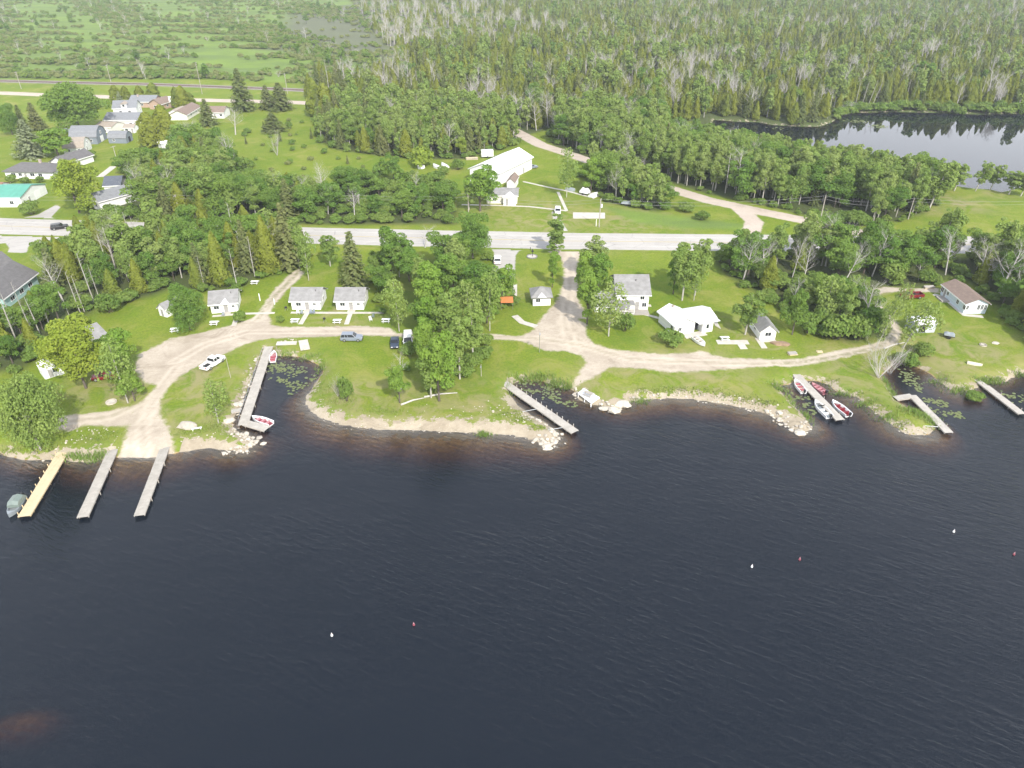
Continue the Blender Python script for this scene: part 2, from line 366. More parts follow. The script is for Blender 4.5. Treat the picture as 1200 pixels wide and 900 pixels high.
t = NT('ground_mat'); c, h = lawn(t)
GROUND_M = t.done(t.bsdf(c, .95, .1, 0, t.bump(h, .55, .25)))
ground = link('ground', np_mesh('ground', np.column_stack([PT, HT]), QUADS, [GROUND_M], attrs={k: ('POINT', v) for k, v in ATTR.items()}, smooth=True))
tag(ground, 'grassy riverside land with mown lawns, forest floor and marsh', kind='structure')

def sheet(name, sd, lift, mat, label, margin=.9):
    """cells of the ground grid where sd > -margin, raised by lift"""
    keep = (sd > -margin); cell = keep[QUADS].any(1) & (DL[QUADS].min(1) > -3.0)
    fq = QUADS[cell]; used = np.unique(fq); inv = np.zeros(len(PT), np.int64); inv[used] = np.arange(len(used))
    V = np.column_stack([PT[used], HT[used]+lift])
    at = {k: ('POINT', v[used]) for k, v in ATTR.items()}; at['edge'] = ('POINT', np.clip(sd[used], -9, 9))
    o = link(name, np_mesh(name, V, inv[fq], [mat], attrs=at, smooth=True))
    return tag(o, label, kind='structure')
def edged(name, surf, width=.5, rag=1.1, nscale=.7):
    """a surface that meets the lawn along a ragged edge"""
    t = NT(name); c, h = lawn(t); p = t.pos()
    e = t.math('ADD', t.attr('edge'), t.math('MULTIPLY', t.math('SUBTRACT', t.noise(p, nscale, 5, .7), .5), rag*2))
    m = t.ramp(e, -width, width); s, sh = surf(t, p)
    col = t.mix(m, c, s); hh = t.math('ADD', t.math('MULTIPLY', h, t.math('SUBTRACT', 1.0, m)), t.math('MULTIPLY', sh, m))
    return t.done(t.bsdf(col, .93, .15, 0, t.bump(hh, .5, .2)))
def s_gravel(a, b, dark):
    def f(t, p):
        n = t.ramp(t.noise(p, .12, 5, .7), .3, .7); n2 = t.ramp(t.noise(p, 1.2, 4, .75), .3, .75); n3 = t.noise(p, 9, 2, .6)
        c = t.mix(n, a, b); c = t.mix(t.math('MULTIPLY', t.ramp(t.noise(t.map(p, (1, 1.6, 1)), .085, 6, .72, 1.5), .50, .66), .6), c, dark); c = t.mix(t.math('MULTIPLY', n2, .32), c, dark); c = t.mix(t.math('MULTIPLY', t.ramp(n3, .55, .7), .25), c, tuple(x*.55 for x in dark))
        c = t.mix(t.math('MULTIPLY', t.attr('rut'), .55), c, tuple(min(1, x*1.12) for x in a)); c = t.mix(t.math('MULTIPLY', t.attr('mid'), t.ramp(t.noise(p, .8, 4), .35, .6)), c, (.17,.18,.07))
        weed = t.math('MULTIPLY', t.ramp(t.noise(p, .33, 5, .75), .60, .74), t.ramp(t.attr('edge'), 2.2, .2))
        return t.mix(t.math('MULTIPLY', weed, .6), c, (.17,.17,.07)), t.math('MULTIPLY', n3, .35)
    return f
def s_asphalt(t, p):
    n = t.ramp(t.noise(p, .09, 5, .7), .3, .7); n3 = t.noise(p, 7, 3, .6)
    c = t.mix(n, (.365,.345,.32), (.42,.398,.37)); c = t.mix(t.math('MULTIPLY', t.ramp(t.noise(p, .22, 5, .7, 1), .55, .72), .4), c, (.24,.235,.24))
    v = t.n('ShaderNodeTexVoronoi', feature='DISTANCE_TO_EDGE'); t.l(t.map(p, (.11, .19, 1)), v.inputs[0]); v.inputs['Scale'].default_value = 1
    c = t.mix(t.ramp(v.outputs[0], .012, .003, 0, .38), c, (.13,.13,.13))
    return c, t.math('MULTIPLY', n3, .15)
GR_M = edged('gravel_mat', s_gravel((.50,.435,.355), (.37,.315,.25), (.25,.205,.155)))
GR2_M = edged('side_road_mat', s_gravel((.50,.43,.36), (.44,.37,.31), (.34,.28,.23)), .4, .6)
AS_M = edged('asphalt_mat', s_asphalt, .25, .35)
HW_M = edged('highway_mat', s_asphalt, .15, .2)
SD_M = edged('sand_mat', s_gravel((.43,.375,.29), (.32,.27,.20), (.18,.15,.105)), .35, 5.5, .6)
RB_M = edged('ballast_mat', s_gravel((.27,.245,.23), (.22,.19,.17), (.14,.115,.1)), .4, .5)
sandsd = np.where(DL < 25, np.minimum(sand_w(PT)*.62+.12*wob-np.clip(DL, 0, 99), DL+2.2), -9)
sheet('sandy_beach', sandsd, .012, SD_M, 'pale strip of sand and stones along the river edge')
gsd = fld(lambda P: sdu(P, GRAVEL), -9)
gsd_ramp = np.minimum(gsd, DL+1.2)
sheet('gravel_lane', gsd_ramp, .024, GR_M, 'pale gravel lane running past the cabins to the boat ramp')
asd = fld(lambda P: sdu(P, ASPH), -9)
sheet('asphalt_apron', asd, .036, AS_M, 'grey asphalt apron and driveway beside the highway')
hsd = fld(lambda P: line_sd(P, HWY, 13.4), -9)
sheet('highway', hsd, .048, HW_M, 'pale asphalt highway crossing the whole view')
ssd = fld(lambda P: np.maximum(line_sd(P, SIDE, 6.6), line_sd(P, SPUR, 5.5)), -9)
sheet('side_road', np.where(hsd > .5, -9, ssd), .03, GR2_M, 'pinkish gravel side road curving behind the pole barn')
nsd = fld(lambda P: line_sd(P, NORTH, 8.5), -9)
sheet('village_road', nsd, .03, GR2_M, 'pale road beside the railway beyond the village', 1.5)
rsd = fld(lambda P: line_sd(P, RAIL, 9.0), -9)
sheet('railway_bed', rsd, .05, RB_M, 'grey ballast bed of the railway line', 1.5)
ROADSD = lambda P: np.max([sdu(P, GRAVEL), sdu(P, ASPH), line_sd(P, HWY, 13.4), line_sd(P, SIDE, 6.6), line_sd(P, NORTH, 8.5), line_sd(P, RAIL, 12)], 0)

def strip(name, pts, w, mat, label, lift=.05, thick=.06, sub=2.0, kind='structure', ofs=0.0):
    """a band of constant width that follows the ground"""
    pts = [np.array(p) for p in pts]; q = [pts[0]]
    for a, b in zip(pts[:-1], pts[1:]):
        n = max(1, int(np.linalg.norm(b-a)/sub)); q += [a+(b-a)*k/n for k in range(1, n+1)]
    q = np.array(q); d = np.gradient(q, axis=0); d /= np.linalg.norm(d, axis=1)[:, None]; nrm = np.stack([-d[:, 1], d[:, 0]], 1)
    q = q+nrm*ofs
    L = q+nrm*w/2; Rr = q-nrm*w/2; z = H(q)+lift
    m = MB(); m.loft([[(L[i,0],L[i,1],z[i]),(Rr[i,0],Rr[i,1],z[i]),(Rr[i,0],Rr[i,1],z[i]-thick),(L[i,0],L[i,1],z[i]-thick)] for i in range(len(q))])
    return tag(m.build(name, mat), label, kind=kind)
CONC = M_('concrete', (.52,.49,.44), (.42,.39,.34), .8, .9)
for pts, w in WALKS: strip('concrete_path', [G(*p) for p in pts], w, CONC, 'pale concrete walkway across the grass', .06)
LINE_Y = M_('faded_yellow_paint', (.42,.34,.16), (.38,.33,.22), .6); LINE_W = M_('faded_white_paint', (.58,.57,.54), (.46,.45,.42), .6)
for o_, m_ in ((.12, LINE_Y), (-.12, LINE_Y), (3.7, LINE_W), (-3.7, LINE_W)):
    strip('road_line', HWY, .18, m_, 'faded painted line along the highway', .056, .004, 6, ofs=o_)
RUST = M_('rusty_rail', (.17,.10,.07), (.11,.07,.05), 1)
TIE = M_('railway_tie', (.10,.075,.06), (.07,.05,.04), 1)
for o_ in (-.72, .72): strip('rail', RAIL, .14, RUST, 'rusty steel rail of the railway line', .24, .16, 8, ofs=o_)
m = MB()
for a, b in zip(RAIL[:-1], RAIL[1:]):
    L_ = np.linalg.norm(b-a); rz = math.atan2(b[1]-a[1], b[0]-a[0])
    if a[0] < -420: continue
    for k in range(int(L_/.9)):
        p = a+(b-a)*(k+.5)/int(L_/.9); m.obox((p[0], p[1], Z0+.08), .12, 1.25, .08, rz)
tag(m.build('railway_tie_bed', TIE), 'dark wooden ties under the rails', kind='structure')
# concrete pads
def slab(name, pts, label, mat=CONC, z=.07, kind='structure'):
    q = GP(pts); m = MB(); zz = float(H(q).mean()); m.prism([tuple(p) for p in q], zz-.1, zz+z); return tag(m.build(name, mat), label, kind=kind)
slab('concrete_pad', [(671.5,256),(709,256),(709,249.3),(671.5,249)], 'pale concrete pad in the lawn north of the highway')
slab('concrete_pad', [(695,233),(703,229),(700,225),(690,226)], 'pale concrete slab under the covered trailer')

# ------------------------------------------------------------------ water
def water(name, sd, mat, label):
    cell = (sd > -2.5)[QUADS].any(1); fq = QUADS[cell]; used = np.unique(fq); inv = np.zeros(len(PT), np.int64); inv[used] = np.arange(len(used))
    me = np_mesh(name, np.column_stack([PT[used], np.zeros(len(used))]), inv[fq], [mat], attrs={'depth': ('POINT', np.clip(-HT[used], 0, 6))}, smooth=True)
    return tag(link(name, me), label, kind='structure')
def water_mat(name, wave, still):
    t = NT(name); p = t.pos()
    r = t.map(p, (1, 1, 1) if wave > .1 else (.12, .12, 1), (0, 0, R(28)))
    w1 = t.noise(t.map(r, (.38, 1.45, 1)), 1.0, 4, .62, .35); w2 = t.noise(t.map(r, (.62, 2.3, 1), (0, 0, R(-14))), 1.0, 2, .5, .2)
    g = t.ramp(t.noise(t.map(p, (1, 2.2, 1)), .011, 5, .65), .36, .64, .45, 1.1)
    h = t.math('MULTIPLY', t.math('ADD', t.math('MULTIPLY', w1, 1.0), t.math('MULTIPLY', w2, .30)), g)
    nb = t.bump(h, wave, .24)
    fr = t.n('ShaderNodeFresnel'); fr.inputs['IOR'].default_value = 1.34; t.l(nb, fr.inputs['Normal'])
    gl = t.n('ShaderNodeBsdfGlossy'); gl.inputs['Roughness'].default_value = still; t.l(nb, gl.inputs['Normal'])
    tr = t.n('ShaderNodeBsdfTransparent'); df = t.n('ShaderNodeBsdfDiffuse'); df.inputs['Color'].default_value = (.0046, .0078, .0130, 1)
    dep = t.attr('depth'); cmb = t.n('ShaderNodeCombineColor')      # tannin water: what comes back up through the column
    for i, k in enumerate((.52, .76, 1.22)): t.l(t.math('EXPONENT', t.math('MULTIPLY', dep, -1.5*k)), cmb.inputs[i])
    t.l(t.mix(.06, cmb.outputs[0], (0, 0, 0)), tr.inputs['Color'])
    m1 = t.n('ShaderNodeAddShader'); t.l(tr.outputs[0], m1.inputs[0]); t.l(df.outputs[0], m1.inputs[1])
    m2 = t.n('ShaderNodeMixShader'); t.l(fr.outputs[0], m2.inputs[0]); t.l(m1.outputs[0], m2.inputs[1]); t.l(gl.outputs[0], m2.inputs[2])
    t.l(m2.outputs[0], t.out.inputs['Surface'])
    return t.m
water('river_water', sdf(PT, RIVER), water_mat('river_water_mat', .8, .05), 'dark rippled tannin brown river water')
water('pond_water', sdf(PT, POND), water_mat('pond_water_mat', .02, .01), 'still pond water mirroring trees and pale sky')
# ------------------------------------------------------------------ trees
def leaf_mat(name, cols, dry=None):
    """leaf colour: varies from tree to tree and from clump to clump"""
    t = NT(name); oi = t.n('ShaderNodeObjectInfo'); r = oi.outputs['Random']
    c = t.mix(t.ramp(r, .0, .55), cols[0], cols[1]); c = t.mix(t.ramp(r, .5, 1.0), c, cols[2])
    tone = t.attr('tone'); c = t.mix(t.math('MULTIPLY', tone, .66), c, cols[3])
    d = t.n('ShaderNodeBsdfDiffuse'); t.l(c, d.inputs[0]); tr = t.n('ShaderNodeBsdfTranslucent'); t.l(t.mix(.5, c, (.30,.38,.07)), tr.inputs[0])
    m = t.n('ShaderNodeMixShader'); m.inputs[0].default_value = .32; t.l(d.outputs[0], m.inputs[1]); t.l(tr.outputs[0], m.inputs[2])
    return t.done(m.outputs[0])
def bark(name, a, b, sc=3): return M_(name, a, b, sc, .95, .4, stretch=(1, 1, .3))
BK = {'dark': bark('dark_bark', (.13,.11,.09), (.08,.065,.055)), 'pale': bark('pale_bark', (.47,.45,.40), (.25,.235,.21)), 'dead': bark('dead_wood', (.50,.475,.445), (.36,.34,.315)),
      'red': bark('cedar_bark', (.20,.15,.12), (.13,.10,.08))}
LM = {'broad': leaf_mat('broad_leaves', [(0.074, 0.161, 0.030), (0.104, 0.205, 0.039), (0.159, 0.247, 0.050), (0.218, 0.306, 0.071)]),
      'bright': leaf_mat('bright_leaves', [(0.122, 0.239, 0.035), (0.167, 0.286, 0.045), (0.111, 0.216, 0.041), (0.261, 0.350, 0.072)]),
      'aspen': leaf_mat('aspen_leaves', [(0.133, 0.221, 0.048), (0.182, 0.270, 0.063), (0.212, 0.275, 0.085), (0.296, 0.367, 0.109)]),
      'cedar': leaf_mat('cedar_scales', [(0.134, 0.178, 0.028), (0.193, 0.225, 0.034), (0.118, 0.178, 0.036), (0.274, 0.297, 0.059)]),
      'spruce': leaf_mat('spruce_needles', [(0.105, 0.149, 0.050), (0.138, 0.175, 0.063), (0.185, 0.205, 0.079), (0.265, 0.268, 0.113)]),
      'blue': leaf_mat('blue_spruce_needles', [(0.185, 0.228, 0.129), (0.209, 0.245, 0.142), (0.185, 0.228, 0.129), (0.296, 0.326, 0.186)]),
      'yellow': leaf_mat('yellow_leaves', [(0.202, 0.284, 0.038), (0.222, 0.290, 0.038), (0.187, 0.273, 0.042), (0.326, 0.371, 0.062)]),
      'shrub': leaf_mat('shrub_leaves', [(0.095, 0.178, 0.035), (0.124, 0.214, 0.044), (0.173, 0.250, 0.057), (0.239, 0.303, 0.081)]),
      'greyshrub': leaf_mat('grey_shrub_leaves', [(0.167, 0.207, 0.071), (0.204, 0.233, 0.087), (0.148, 0.201, 0.062), (0.278, 0.292, 0.122)])}

def quads_at(C, N, size, g, asp=1.0):
    """leaf clumps: bent quads centred at C facing N"""
    n = len(C); T = np.cross(N, g.normal(size=(n, 3))); T /= np.linalg.norm(T, axis=1)[:, None]+1e-9; B = np.cross(N, T)
    s = (size*g.uniform(.6, 1.35, n))[:, None]
    k = g.uniform(.55, 1.0, (n, 1))
    V = np.stack([C-T*s, C-B*s*k*asp, C+T*s*g.uniform(.7, 1.1, (n, 1)), C+B*s*k*asp], 1).reshape(-1, 3)
    return V, np.arange(4*n).reshape(n, 4)
def nrmz(a): return a/(np.linalg.norm(a, axis=1)[:, None]+1e-9)

def cloud(g, lobes, n, size, up=.35, rand=.62, shell=(.62, 1.08), asp=1.0, bottom=-.55):
    """leaf clumps over a set of lobes (centre, radii)"""
    Cc = np.array([l[0] for l in lobes], float); Rr = np.array([l[1] for l in lobes], float)
    wgt = (Rr[:, 0]*Rr[:, 2]); k = g.choice(len(lobes), n, p=wgt/wgt.sum())
    d = nrmz(g.normal(size=(n, 3))); d[:, 2] = np.where(d[:, 2] < bottom, -d[:, 2]*.6, d[:, 2]); d = nrmz(d)
    rr = shell[0]+(shell[1]-shell[0])*g.uniform(0, 1, n)**.6
    P = Cc[k]+d*Rr[k]*rr[:, None]
    dep = np.min(np.linalg.norm((P[:, None]-Cc[None])/Rr[None], axis=2), axis=1)
    ok = dep > .50; P = P[ok]; d = d[ok]; k = k[ok]
    tone = g.uniform(0, 1, len(lobes))[k]*.6+g.uniform(0, 1, len(P))*.4
    N = nrmz(d*1.0+g.normal(size=d.shape)*rand+np.array([0, 0, up]))
    V, Fq = quads_at(P, N, size, g, asp)
    return V, Fq, tone
def tube_np(parts, pts, rad, n=5):
    m = MB(); m.tube(pts, rad, n, cap=False); parts.append((np.array(m.v), np.array(m.f)))
def join(parts):
    V = []; Fq = []; b = 0
    for v, f in parts: V.append(v); Fq.append(f+b); b += len(v)
    return np.vstack(V), np.vstack(Fq)
def limb(parts, g, p, d, L, r, depth, sides=(5, 4, 3, 3), spread=.6, droop=.0, kids=(4, 4, 3), up=.25):
    """a branch with its own branches"""
    p = np.array(p, float); d = np.array(d, float); d /= np.linalg.norm(d)
    pts = [p]; q = p.copy(); dd = d.copy(); nseg = 4
    for k in range(nseg):
        dd = dd+g.normal(size=3)*.13+np.array([0, 0, up*.3-droop*.25]); dd /= np.linalg.norm(dd); q = q+dd*L/nseg; pts.append(q.copy())
    tube_np(parts, pts, [r*(1-.8*k/nseg) for k in range(nseg+1)], sides[min(depth, 3)])
    tips = [pts[-1]]
    if depth < len(kids):
        for k in range(kids[depth]):
            f = g.uniform(.3, .95); i = min(int(f*nseg), nseg-1); b = pts[i]+(pts[i+1]-pts[i])*(f*nseg-i)
            a = nrmz(g.normal(size=(1, 3)))[0]; nd = d*.9+a*spread*1.4+np.array([0, 0, up])
            tips += limb(parts, g, b, nd, L*g.uniform(.4, .68), r*.5*(1-.5*f), depth+1, sides, spread, droop, kids, up)
    return tips

def broad(seed, Hh=12.0, Rd=4.6, n=7200, size=.225, z0=.16, nl=15, mat='broad', bk='dark', flat=1.0):
    g = np.random.default_rng(seed); lobes = []
    zc = Hh*(z0+1)/2; a = Hh*(1-z0)/2
    sk = g.normal(size=2)*.12*Rd
    for k in range(int(nl*1.9)):
        d = nrmz(g.normal(size=(1, 3)))[0]; rr = g.uniform(.30, .88)*(1+.22*math.sin(3*math.atan2(d[1], d[0])+seed))
        f = (d[2]*rr+1)/2
        c = np.array([d[0]*Rd*rr+sk[0]*f*2, d[1]*Rd*rr+sk[1]*f*2, zc+d[2]*a*rr*flat]); q = Rd*g.uniform(.17, .36)
        lobes.append((c, (q*g.uniform(.9, 1.3), q*g.uniform(.9, 1.3), q*g.uniform(.65, 1.0))))
    lobes.append((np.array([0, 0, zc]), (Rd*.42, Rd*.42, a*.6)))
    for k in range(4): lobes.append((np.array([g.normal()*Rd*.2, g.normal()*Rd*.2, Hh-Rd*g.uniform(.25, .6)]), (Rd*.27, Rd*.27, Rd*.27)))
    V, Fq, tone = cloud(g, lobes, n, size)
    parts = []; tube_np(parts, [(0, 0, -.3), (g.normal()*.1, g.normal()*.1, Hh*.3), (g.normal()*.3, g.normal()*.3, Hh*.75)], [Hh*.022, Hh*.016, Hh*.005], 7)
    for k in range(9):
        l = lobes[k][0]; z = min(l[2]*.6, Hh*.5); tube_np(parts, [(0, 0, z), (l[0]*.5, l[1]*.5, (z+l[2])/2), tuple(l)], [Hh*.009, Hh*.006, Hh*.003], 4)
    return (V, Fq, tone), join(parts), mat, bk
def aspen(seed, Hh=14.0, Rd=2.5, n=4200, size=.225, z0=.28, mat='aspen', bk='pale', nl=13):
    g = np.random.default_rng(seed); lobes = []; lean = g.normal(size=2)*.5
    nn = int(nl*2.0)
    for k in range(nn):
        f = (k+g.uniform(.2, .8))/nn; z = Hh*(z0+(1-z0)*f*.95); prof = Rd*(.40+.80*math.sin(math.pi*min(.93, .10+f*.80)))
        a = g.uniform(0, 6.28); r = prof*g.uniform(.1, .85); q = prof*g.uniform(.26, .48)
        lobes.append((np.array([r*math.cos(a)+lean[0]*f, r*math.sin(a)+lean[1]*f, z]), (q, q, q*g.uniform(.8, 1.35))))
    V, Fq, tone = cloud(g, lobes, n, size)
    parts = []; tube_np(parts, [(0, 0, -.3), (lean[0]*.2, lean[1]*.2, Hh*.35), (lean[0]*.6, lean[1]*.6, Hh*.7), (lean[0], lean[1], Hh*.95)], [Hh*.0135, Hh*.011, Hh*.007, Hh*.002], 6)
    for k in range(8):
        l = lobes[k][0]; z = max(l[2]-Hh*.16, Hh*.25); tube_np(parts, [(lean[0]*.3, lean[1]*.3, z), tuple(l)], [Hh*.005, Hh*.002], 4)
    return (V, Fq, tone), join(parts), mat, bk
def cedar(seed, Hh=10.0, Rd=2.0, n=3800, size=.22, z0=.04, mat='cedar', bk='red', p=.62):
    g = np.random.default_rng(seed); t = g.uniform(0, 1, n)**.85; a = g.uniform(0, 6.283, n)
    ph = g.uniform(0, 6.28, 4); lump = 1+.16*np.sin(a*3+ph[0]+t*5)+.12*np.sin(a*5+ph[1]-t*9)+.12*np.sin(t*22+ph[2]+a*2)
    prof = Rd*np.clip(1-t, 0, 1)**p*np.clip(.45+t*4.5, 0, 1)*lump
    rr = prof*(.72+.36*g.uniform(0, 1, n)**.6)
    P = np.stack([rr*np.cos(a), rr*np.sin(a), Hh*(z0+(1-z0)*t)+g.normal(size=n)*.12], 1)
    d = np.stack([np.cos(a), np.sin(a), np.full(n, .45)], 1); N = nrmz(d+g.normal(size=d.shape)*.45)
    V, Fq = quads_at(P, N, size, g, 1.0); tone = np.clip((lump-.65)/.7, 0, 1)*.6+g.uniform(0, .4, n)
    parts = []; tube_np(parts, [(0, 0, -.3), (0, 0, Hh*.5), (0, 0, Hh*.93)], [Hh*.017, Hh*.010, Hh*.002], 6)
    return (V, Fq, tone), join(parts), mat, bk
def spruce(seed, Hh=13.0, Rd=2.7, n=0, size=.30, z0=.10, mat='spruce', bk='dark', sparse=1.0):
    g = np.random.default_rng(seed); P = []; N = []; tn = []; parts = []
    tube_np(parts, [(0, 0, -.3), (0, 0, Hh*.5), (0, 0, Hh*.99)], [Hh*.016, Hh*.009, Hh*.001], 6)
    z = Hh*z0
    while z < Hh*.985:
        f = (z-Hh*z0)/(Hh*(1-z0)); L = Rd*(1-f)**.85*g.uniform(.82, 1.12)+.12; nb = max(4, int((9-4*f)*sparse)); a0 = g.uniform(0, 6.28)
        for k in range(nb):
            a = a0+6.283*k/nb+g.normal()*.18; l = L*g.uniform(.72, 1.12); drop = .32-.5*f
            tone = g.uniform(0, 1); m = max(2, int(l/.26))
            for q in range(m):
                s = (q+.6)/m; r = l*s; P.append((r*math.cos(a)+g.normal()*.10, r*math.sin(a)+g.normal()*.10, z-drop*r*.8+.16*r*s+g.normal()*.06)); N.append((math.cos(a)*.35+g.normal()*.35, math.sin(a)*.35+g.normal()*.35, 1.0)); tn.append(tone*.5+s*.4)
                if s > .4: P.append((r*math.cos(a+.16)+g.normal()*.1, r*math.sin(a+.16)+g.normal()*.1, z-drop*r*.8-.12)); N.append((math.cos(a)+g.normal()*.3, math.sin(a)+g.normal()*.3, .4)); tn.append(tone*.4)
        z += Hh*.030*(1.25-.5*f)
    P = np.array(P); N = nrmz(np.array(N)); V, Fq = quads_at(P, N, size*1.15, g, .8)
    return (V, Fq, np.array(tn)), join(parts), mat, bk
def shrub(seed, Hh=3.2, Rd=2.2, n=1600, size=.20, mat='shrub', bk='dark', nl=10):
    g = np.random.default_rng(seed); lobes = [(np.array([0, 0, Hh*.45]), (Rd*.7, Rd*.7, Hh*.5))]
    for k in range(nl):
        a = g.uniform(0, 6.28); r = Rd*g.uniform(.25, .72); q = Rd*g.uniform(.28, .46); lobes.append((np.array([r*math.cos(a), r*math.sin(a), Hh*g.uniform(.25, .74)]), (q, q, q*g.uniform(.7, 1.0))))
    V, Fq, tone = cloud(g, lobes, n, size, bottom=-.25); V[:, 2] = np.maximum(V[:, 2], .03)
    parts = []
    for k in range(6):
        l = lobes[k+1][0]; tube_np(parts, [(l[0]*.1, l[1]*.1, -.2), tuple(l)], [.06, .02], 4)
    return (V, Fq, tone), join(parts), mat, bk
def bare(seed, Hh=11.0, kind='tree', bk='dead'):
    g = np.random.default_rng(seed); parts = []
    if kind == 'snag':
        tube_np(parts, [(0, 0, -.3), (g.normal()*.1, g.normal()*.1, Hh*.5), (g.normal()*.25, g.normal()*.25, Hh)], [Hh*.012, Hh*.009, Hh*.003], 6)
        for k in range(12):
            z = Hh*g.uniform(.35, .98); a = g.uniform(0, 6.28); limb(parts, g, (0, 0, z), (math.cos(a), math.sin(a), .5), Hh*g.uniform(.05, .13), Hh*.0032, 2, kids=(3, 3, 2))
    elif kind == 'bush':
        for k in range(11):
            a = g.uniform(0, 6.28); limb(parts, g, (0, 0, -.1), (math.cos(a)*.8, math.sin(a)*.8, 1), Hh*g.uniform(.6, 1), Hh*.012, 1, spread=.6, kids=(3, 5, 4), up=.3)
    else:
        top = np.array([g.normal()*.6, g.normal()*.6, Hh*.9]); tube_np(parts, [(0, 0, -.3), tuple(top*.35), tuple(top*.7), tuple(top)], [Hh*.017, Hh*.013, Hh*.008, Hh*.002], 6)
        for k in range(15):
            f = g.uniform(.3, .95); a = g.uniform(0, 6.28); limb(parts, g, top*f, (math.cos(a)*.8, math.sin(a)*.8, .8), Hh*(.44-.26*f)*g.uniform(.7, 1.2), Hh*.0062*(1.3-f), 1, kids=(3, 6, 5), spread=.6, up=.3)
    return None, join(parts), None, bk

class Proto: pass
PROTO = {}
def proto(key, res, Hh):
    leaf, tr, mat, bk = res; P_ = Proto(); P_.H = Hh
    P_.trunk = np_mesh('trunk', tr[0], tr[1], [BK[bk]], smooth=True)
    P_.leaf = np_mesh('crown', leaf[0], leaf[1], [LM[mat]], attrs={'tone': ('FACE', leaf[2])}) if leaf else None
    if leaf:       # crown and trunk in one mesh, for trees too far off to show their parts
        V = np.vstack([leaf[0], tr[0]]); Fq = np.vstack([leaf[1], tr[1]+len(leaf[0])]); nl = len(leaf[1])
        P_.whole = np_mesh('tree_whole', V, Fq, [LM[mat], BK[bk]], mi=[0]*nl+[1]*len(tr[1]), attrs={'tone': ('FACE', np.concatenate([leaf[2], np.zeros(len(tr[1]))]))})
    else: P_.whole = P_.trunk
    PROTO.setdefault(key, []).append(P_)
for s in range(5): proto('broadleaf_tree', broad(10+s), 12)
for s in range(4): proto('big', broad(30+s, 16, 7.6, 19000, .255, .06, 30), 16)
for s in range(5): proto('bright', broad(40+s, 12, 3.9, 6800, .225, .20, 15, 'bright', 'dark'), 12)
for s in range(5): proto('aspen_tree', aspen(50+s), 14)
for s in range(5): proto('cedar_tree', cedar(60+s, 10, 1.9+.1*s), 10)
for s in range(2): proto('roundcedar', cedar(66+s, 9, 3.0, 2800, .32, .03, p=.45), 9)
for s in range(4): proto('spruce_tree', spruce(70+s), 13)
for s in range(1): proto('bluespruce', spruce(75+s, 13, 3.9, mat='blue'), 13)
for s in range(5): proto('shrub', shrub(80+s), 3.2)
for s in range(3): proto('yellowshrub', shrub(86+s, mat='yellow'), 3.2)
for s in range(3): proto('yellow', broad(90+s, 12, 5.6, 12000, .225, .10, 18, 'yellow', 'dark'), 12)
for s in range(3): proto('greyshrub', shrub(94+s, 3.0, 2.3, 700, .25, 'greyshrub'), 3.0)
for s in range(4): proto('bare_tree', bare(100+s, 11), 11)
for s in range(3): proto('snag', bare(110+s, 13, 'snag', 'pale'), 13)
for s in range(3): proto('barebush', bare(120+s, 6, 'bush'), 6)
for s in range(2): proto('bigwillow', broad(140+s, 13, 8.0, 18000, .235, .06, 34, 'aspen', 'pale'), 13)
for s in range(2): proto('poplar', aspen(130+s, 15, 1.9, 2800, .25, .12, 'aspen', 'dark', 14), 15)
for s in range(2): proto('sparse', aspen(134+s, 11, 3.0, 1500, .24, .20, 'aspen', 'pale', 16), 11)
# low versions for the far wood
FAR = []
def far_proto(res):
    leaf, tr, mat, bk = res
    if leaf: V = np.vstack([leaf[0], tr[0]]); Fq = np.vstack([leaf[1], tr[1]+len(leaf[0])]); nl = len(leaf[1]); tone = np.concatenate([leaf[2], np.zeros(len(tr[1]))]); mats = [LM[mat], BK[bk]]
    else: V, Fq = tr; nl = 0; tone = np.zeros(len(Fq)); mats = [BK[bk]]
    me = np_mesh('far_tree', V, Fq, mats, mi=([0]*nl+[1]*len(tr[1])) if leaf else None, attrs={'tone': ('FACE', tone)})
    o = bpy.data.objects.new('far_tree', me); FAR.append(o); return len(FAR)-1
FK = {}
FK['cedar'] = [far_proto(cedar(200+s, 10, 1.6+.2*s, 1000, .40)) for s in range(4)]
FK['broad'] = [far_proto(broad(210+s, 11, 3.6, 1300, .46, nl=12)) for s in range(4)]
FK['aspen'] = [far_proto(aspen(220+s, 13, 2.3, 950, .42)) for s in range(4)]
FK['spruce'] = [far_proto(spruce(230+s, 13, 2.3, size=.36, sparse=.75)) for s in range(2)]
FK['bare'] = [far_proto(bare(240+s, 11)) for s in range(3)]
FK['snag'] = [far_proto(bare(244+s, 12, 'snag', 'pale')) for s in range(2)]
FK['sparse'] = FK['aspen']
FK['barebush'] = [far_proto(bare(250+s, 4.5, 'bush')) for s in range(2)]
FK['shrub'] = [far_proto(shrub(260+s, 3.0, 2.3, 420, .40)) for s in range(3)]
FK['greyshrub'] = [far_proto(shrub(266+s, 2.6, 2.3, 380, .38, 'greyshrub')) for s in range(3)]

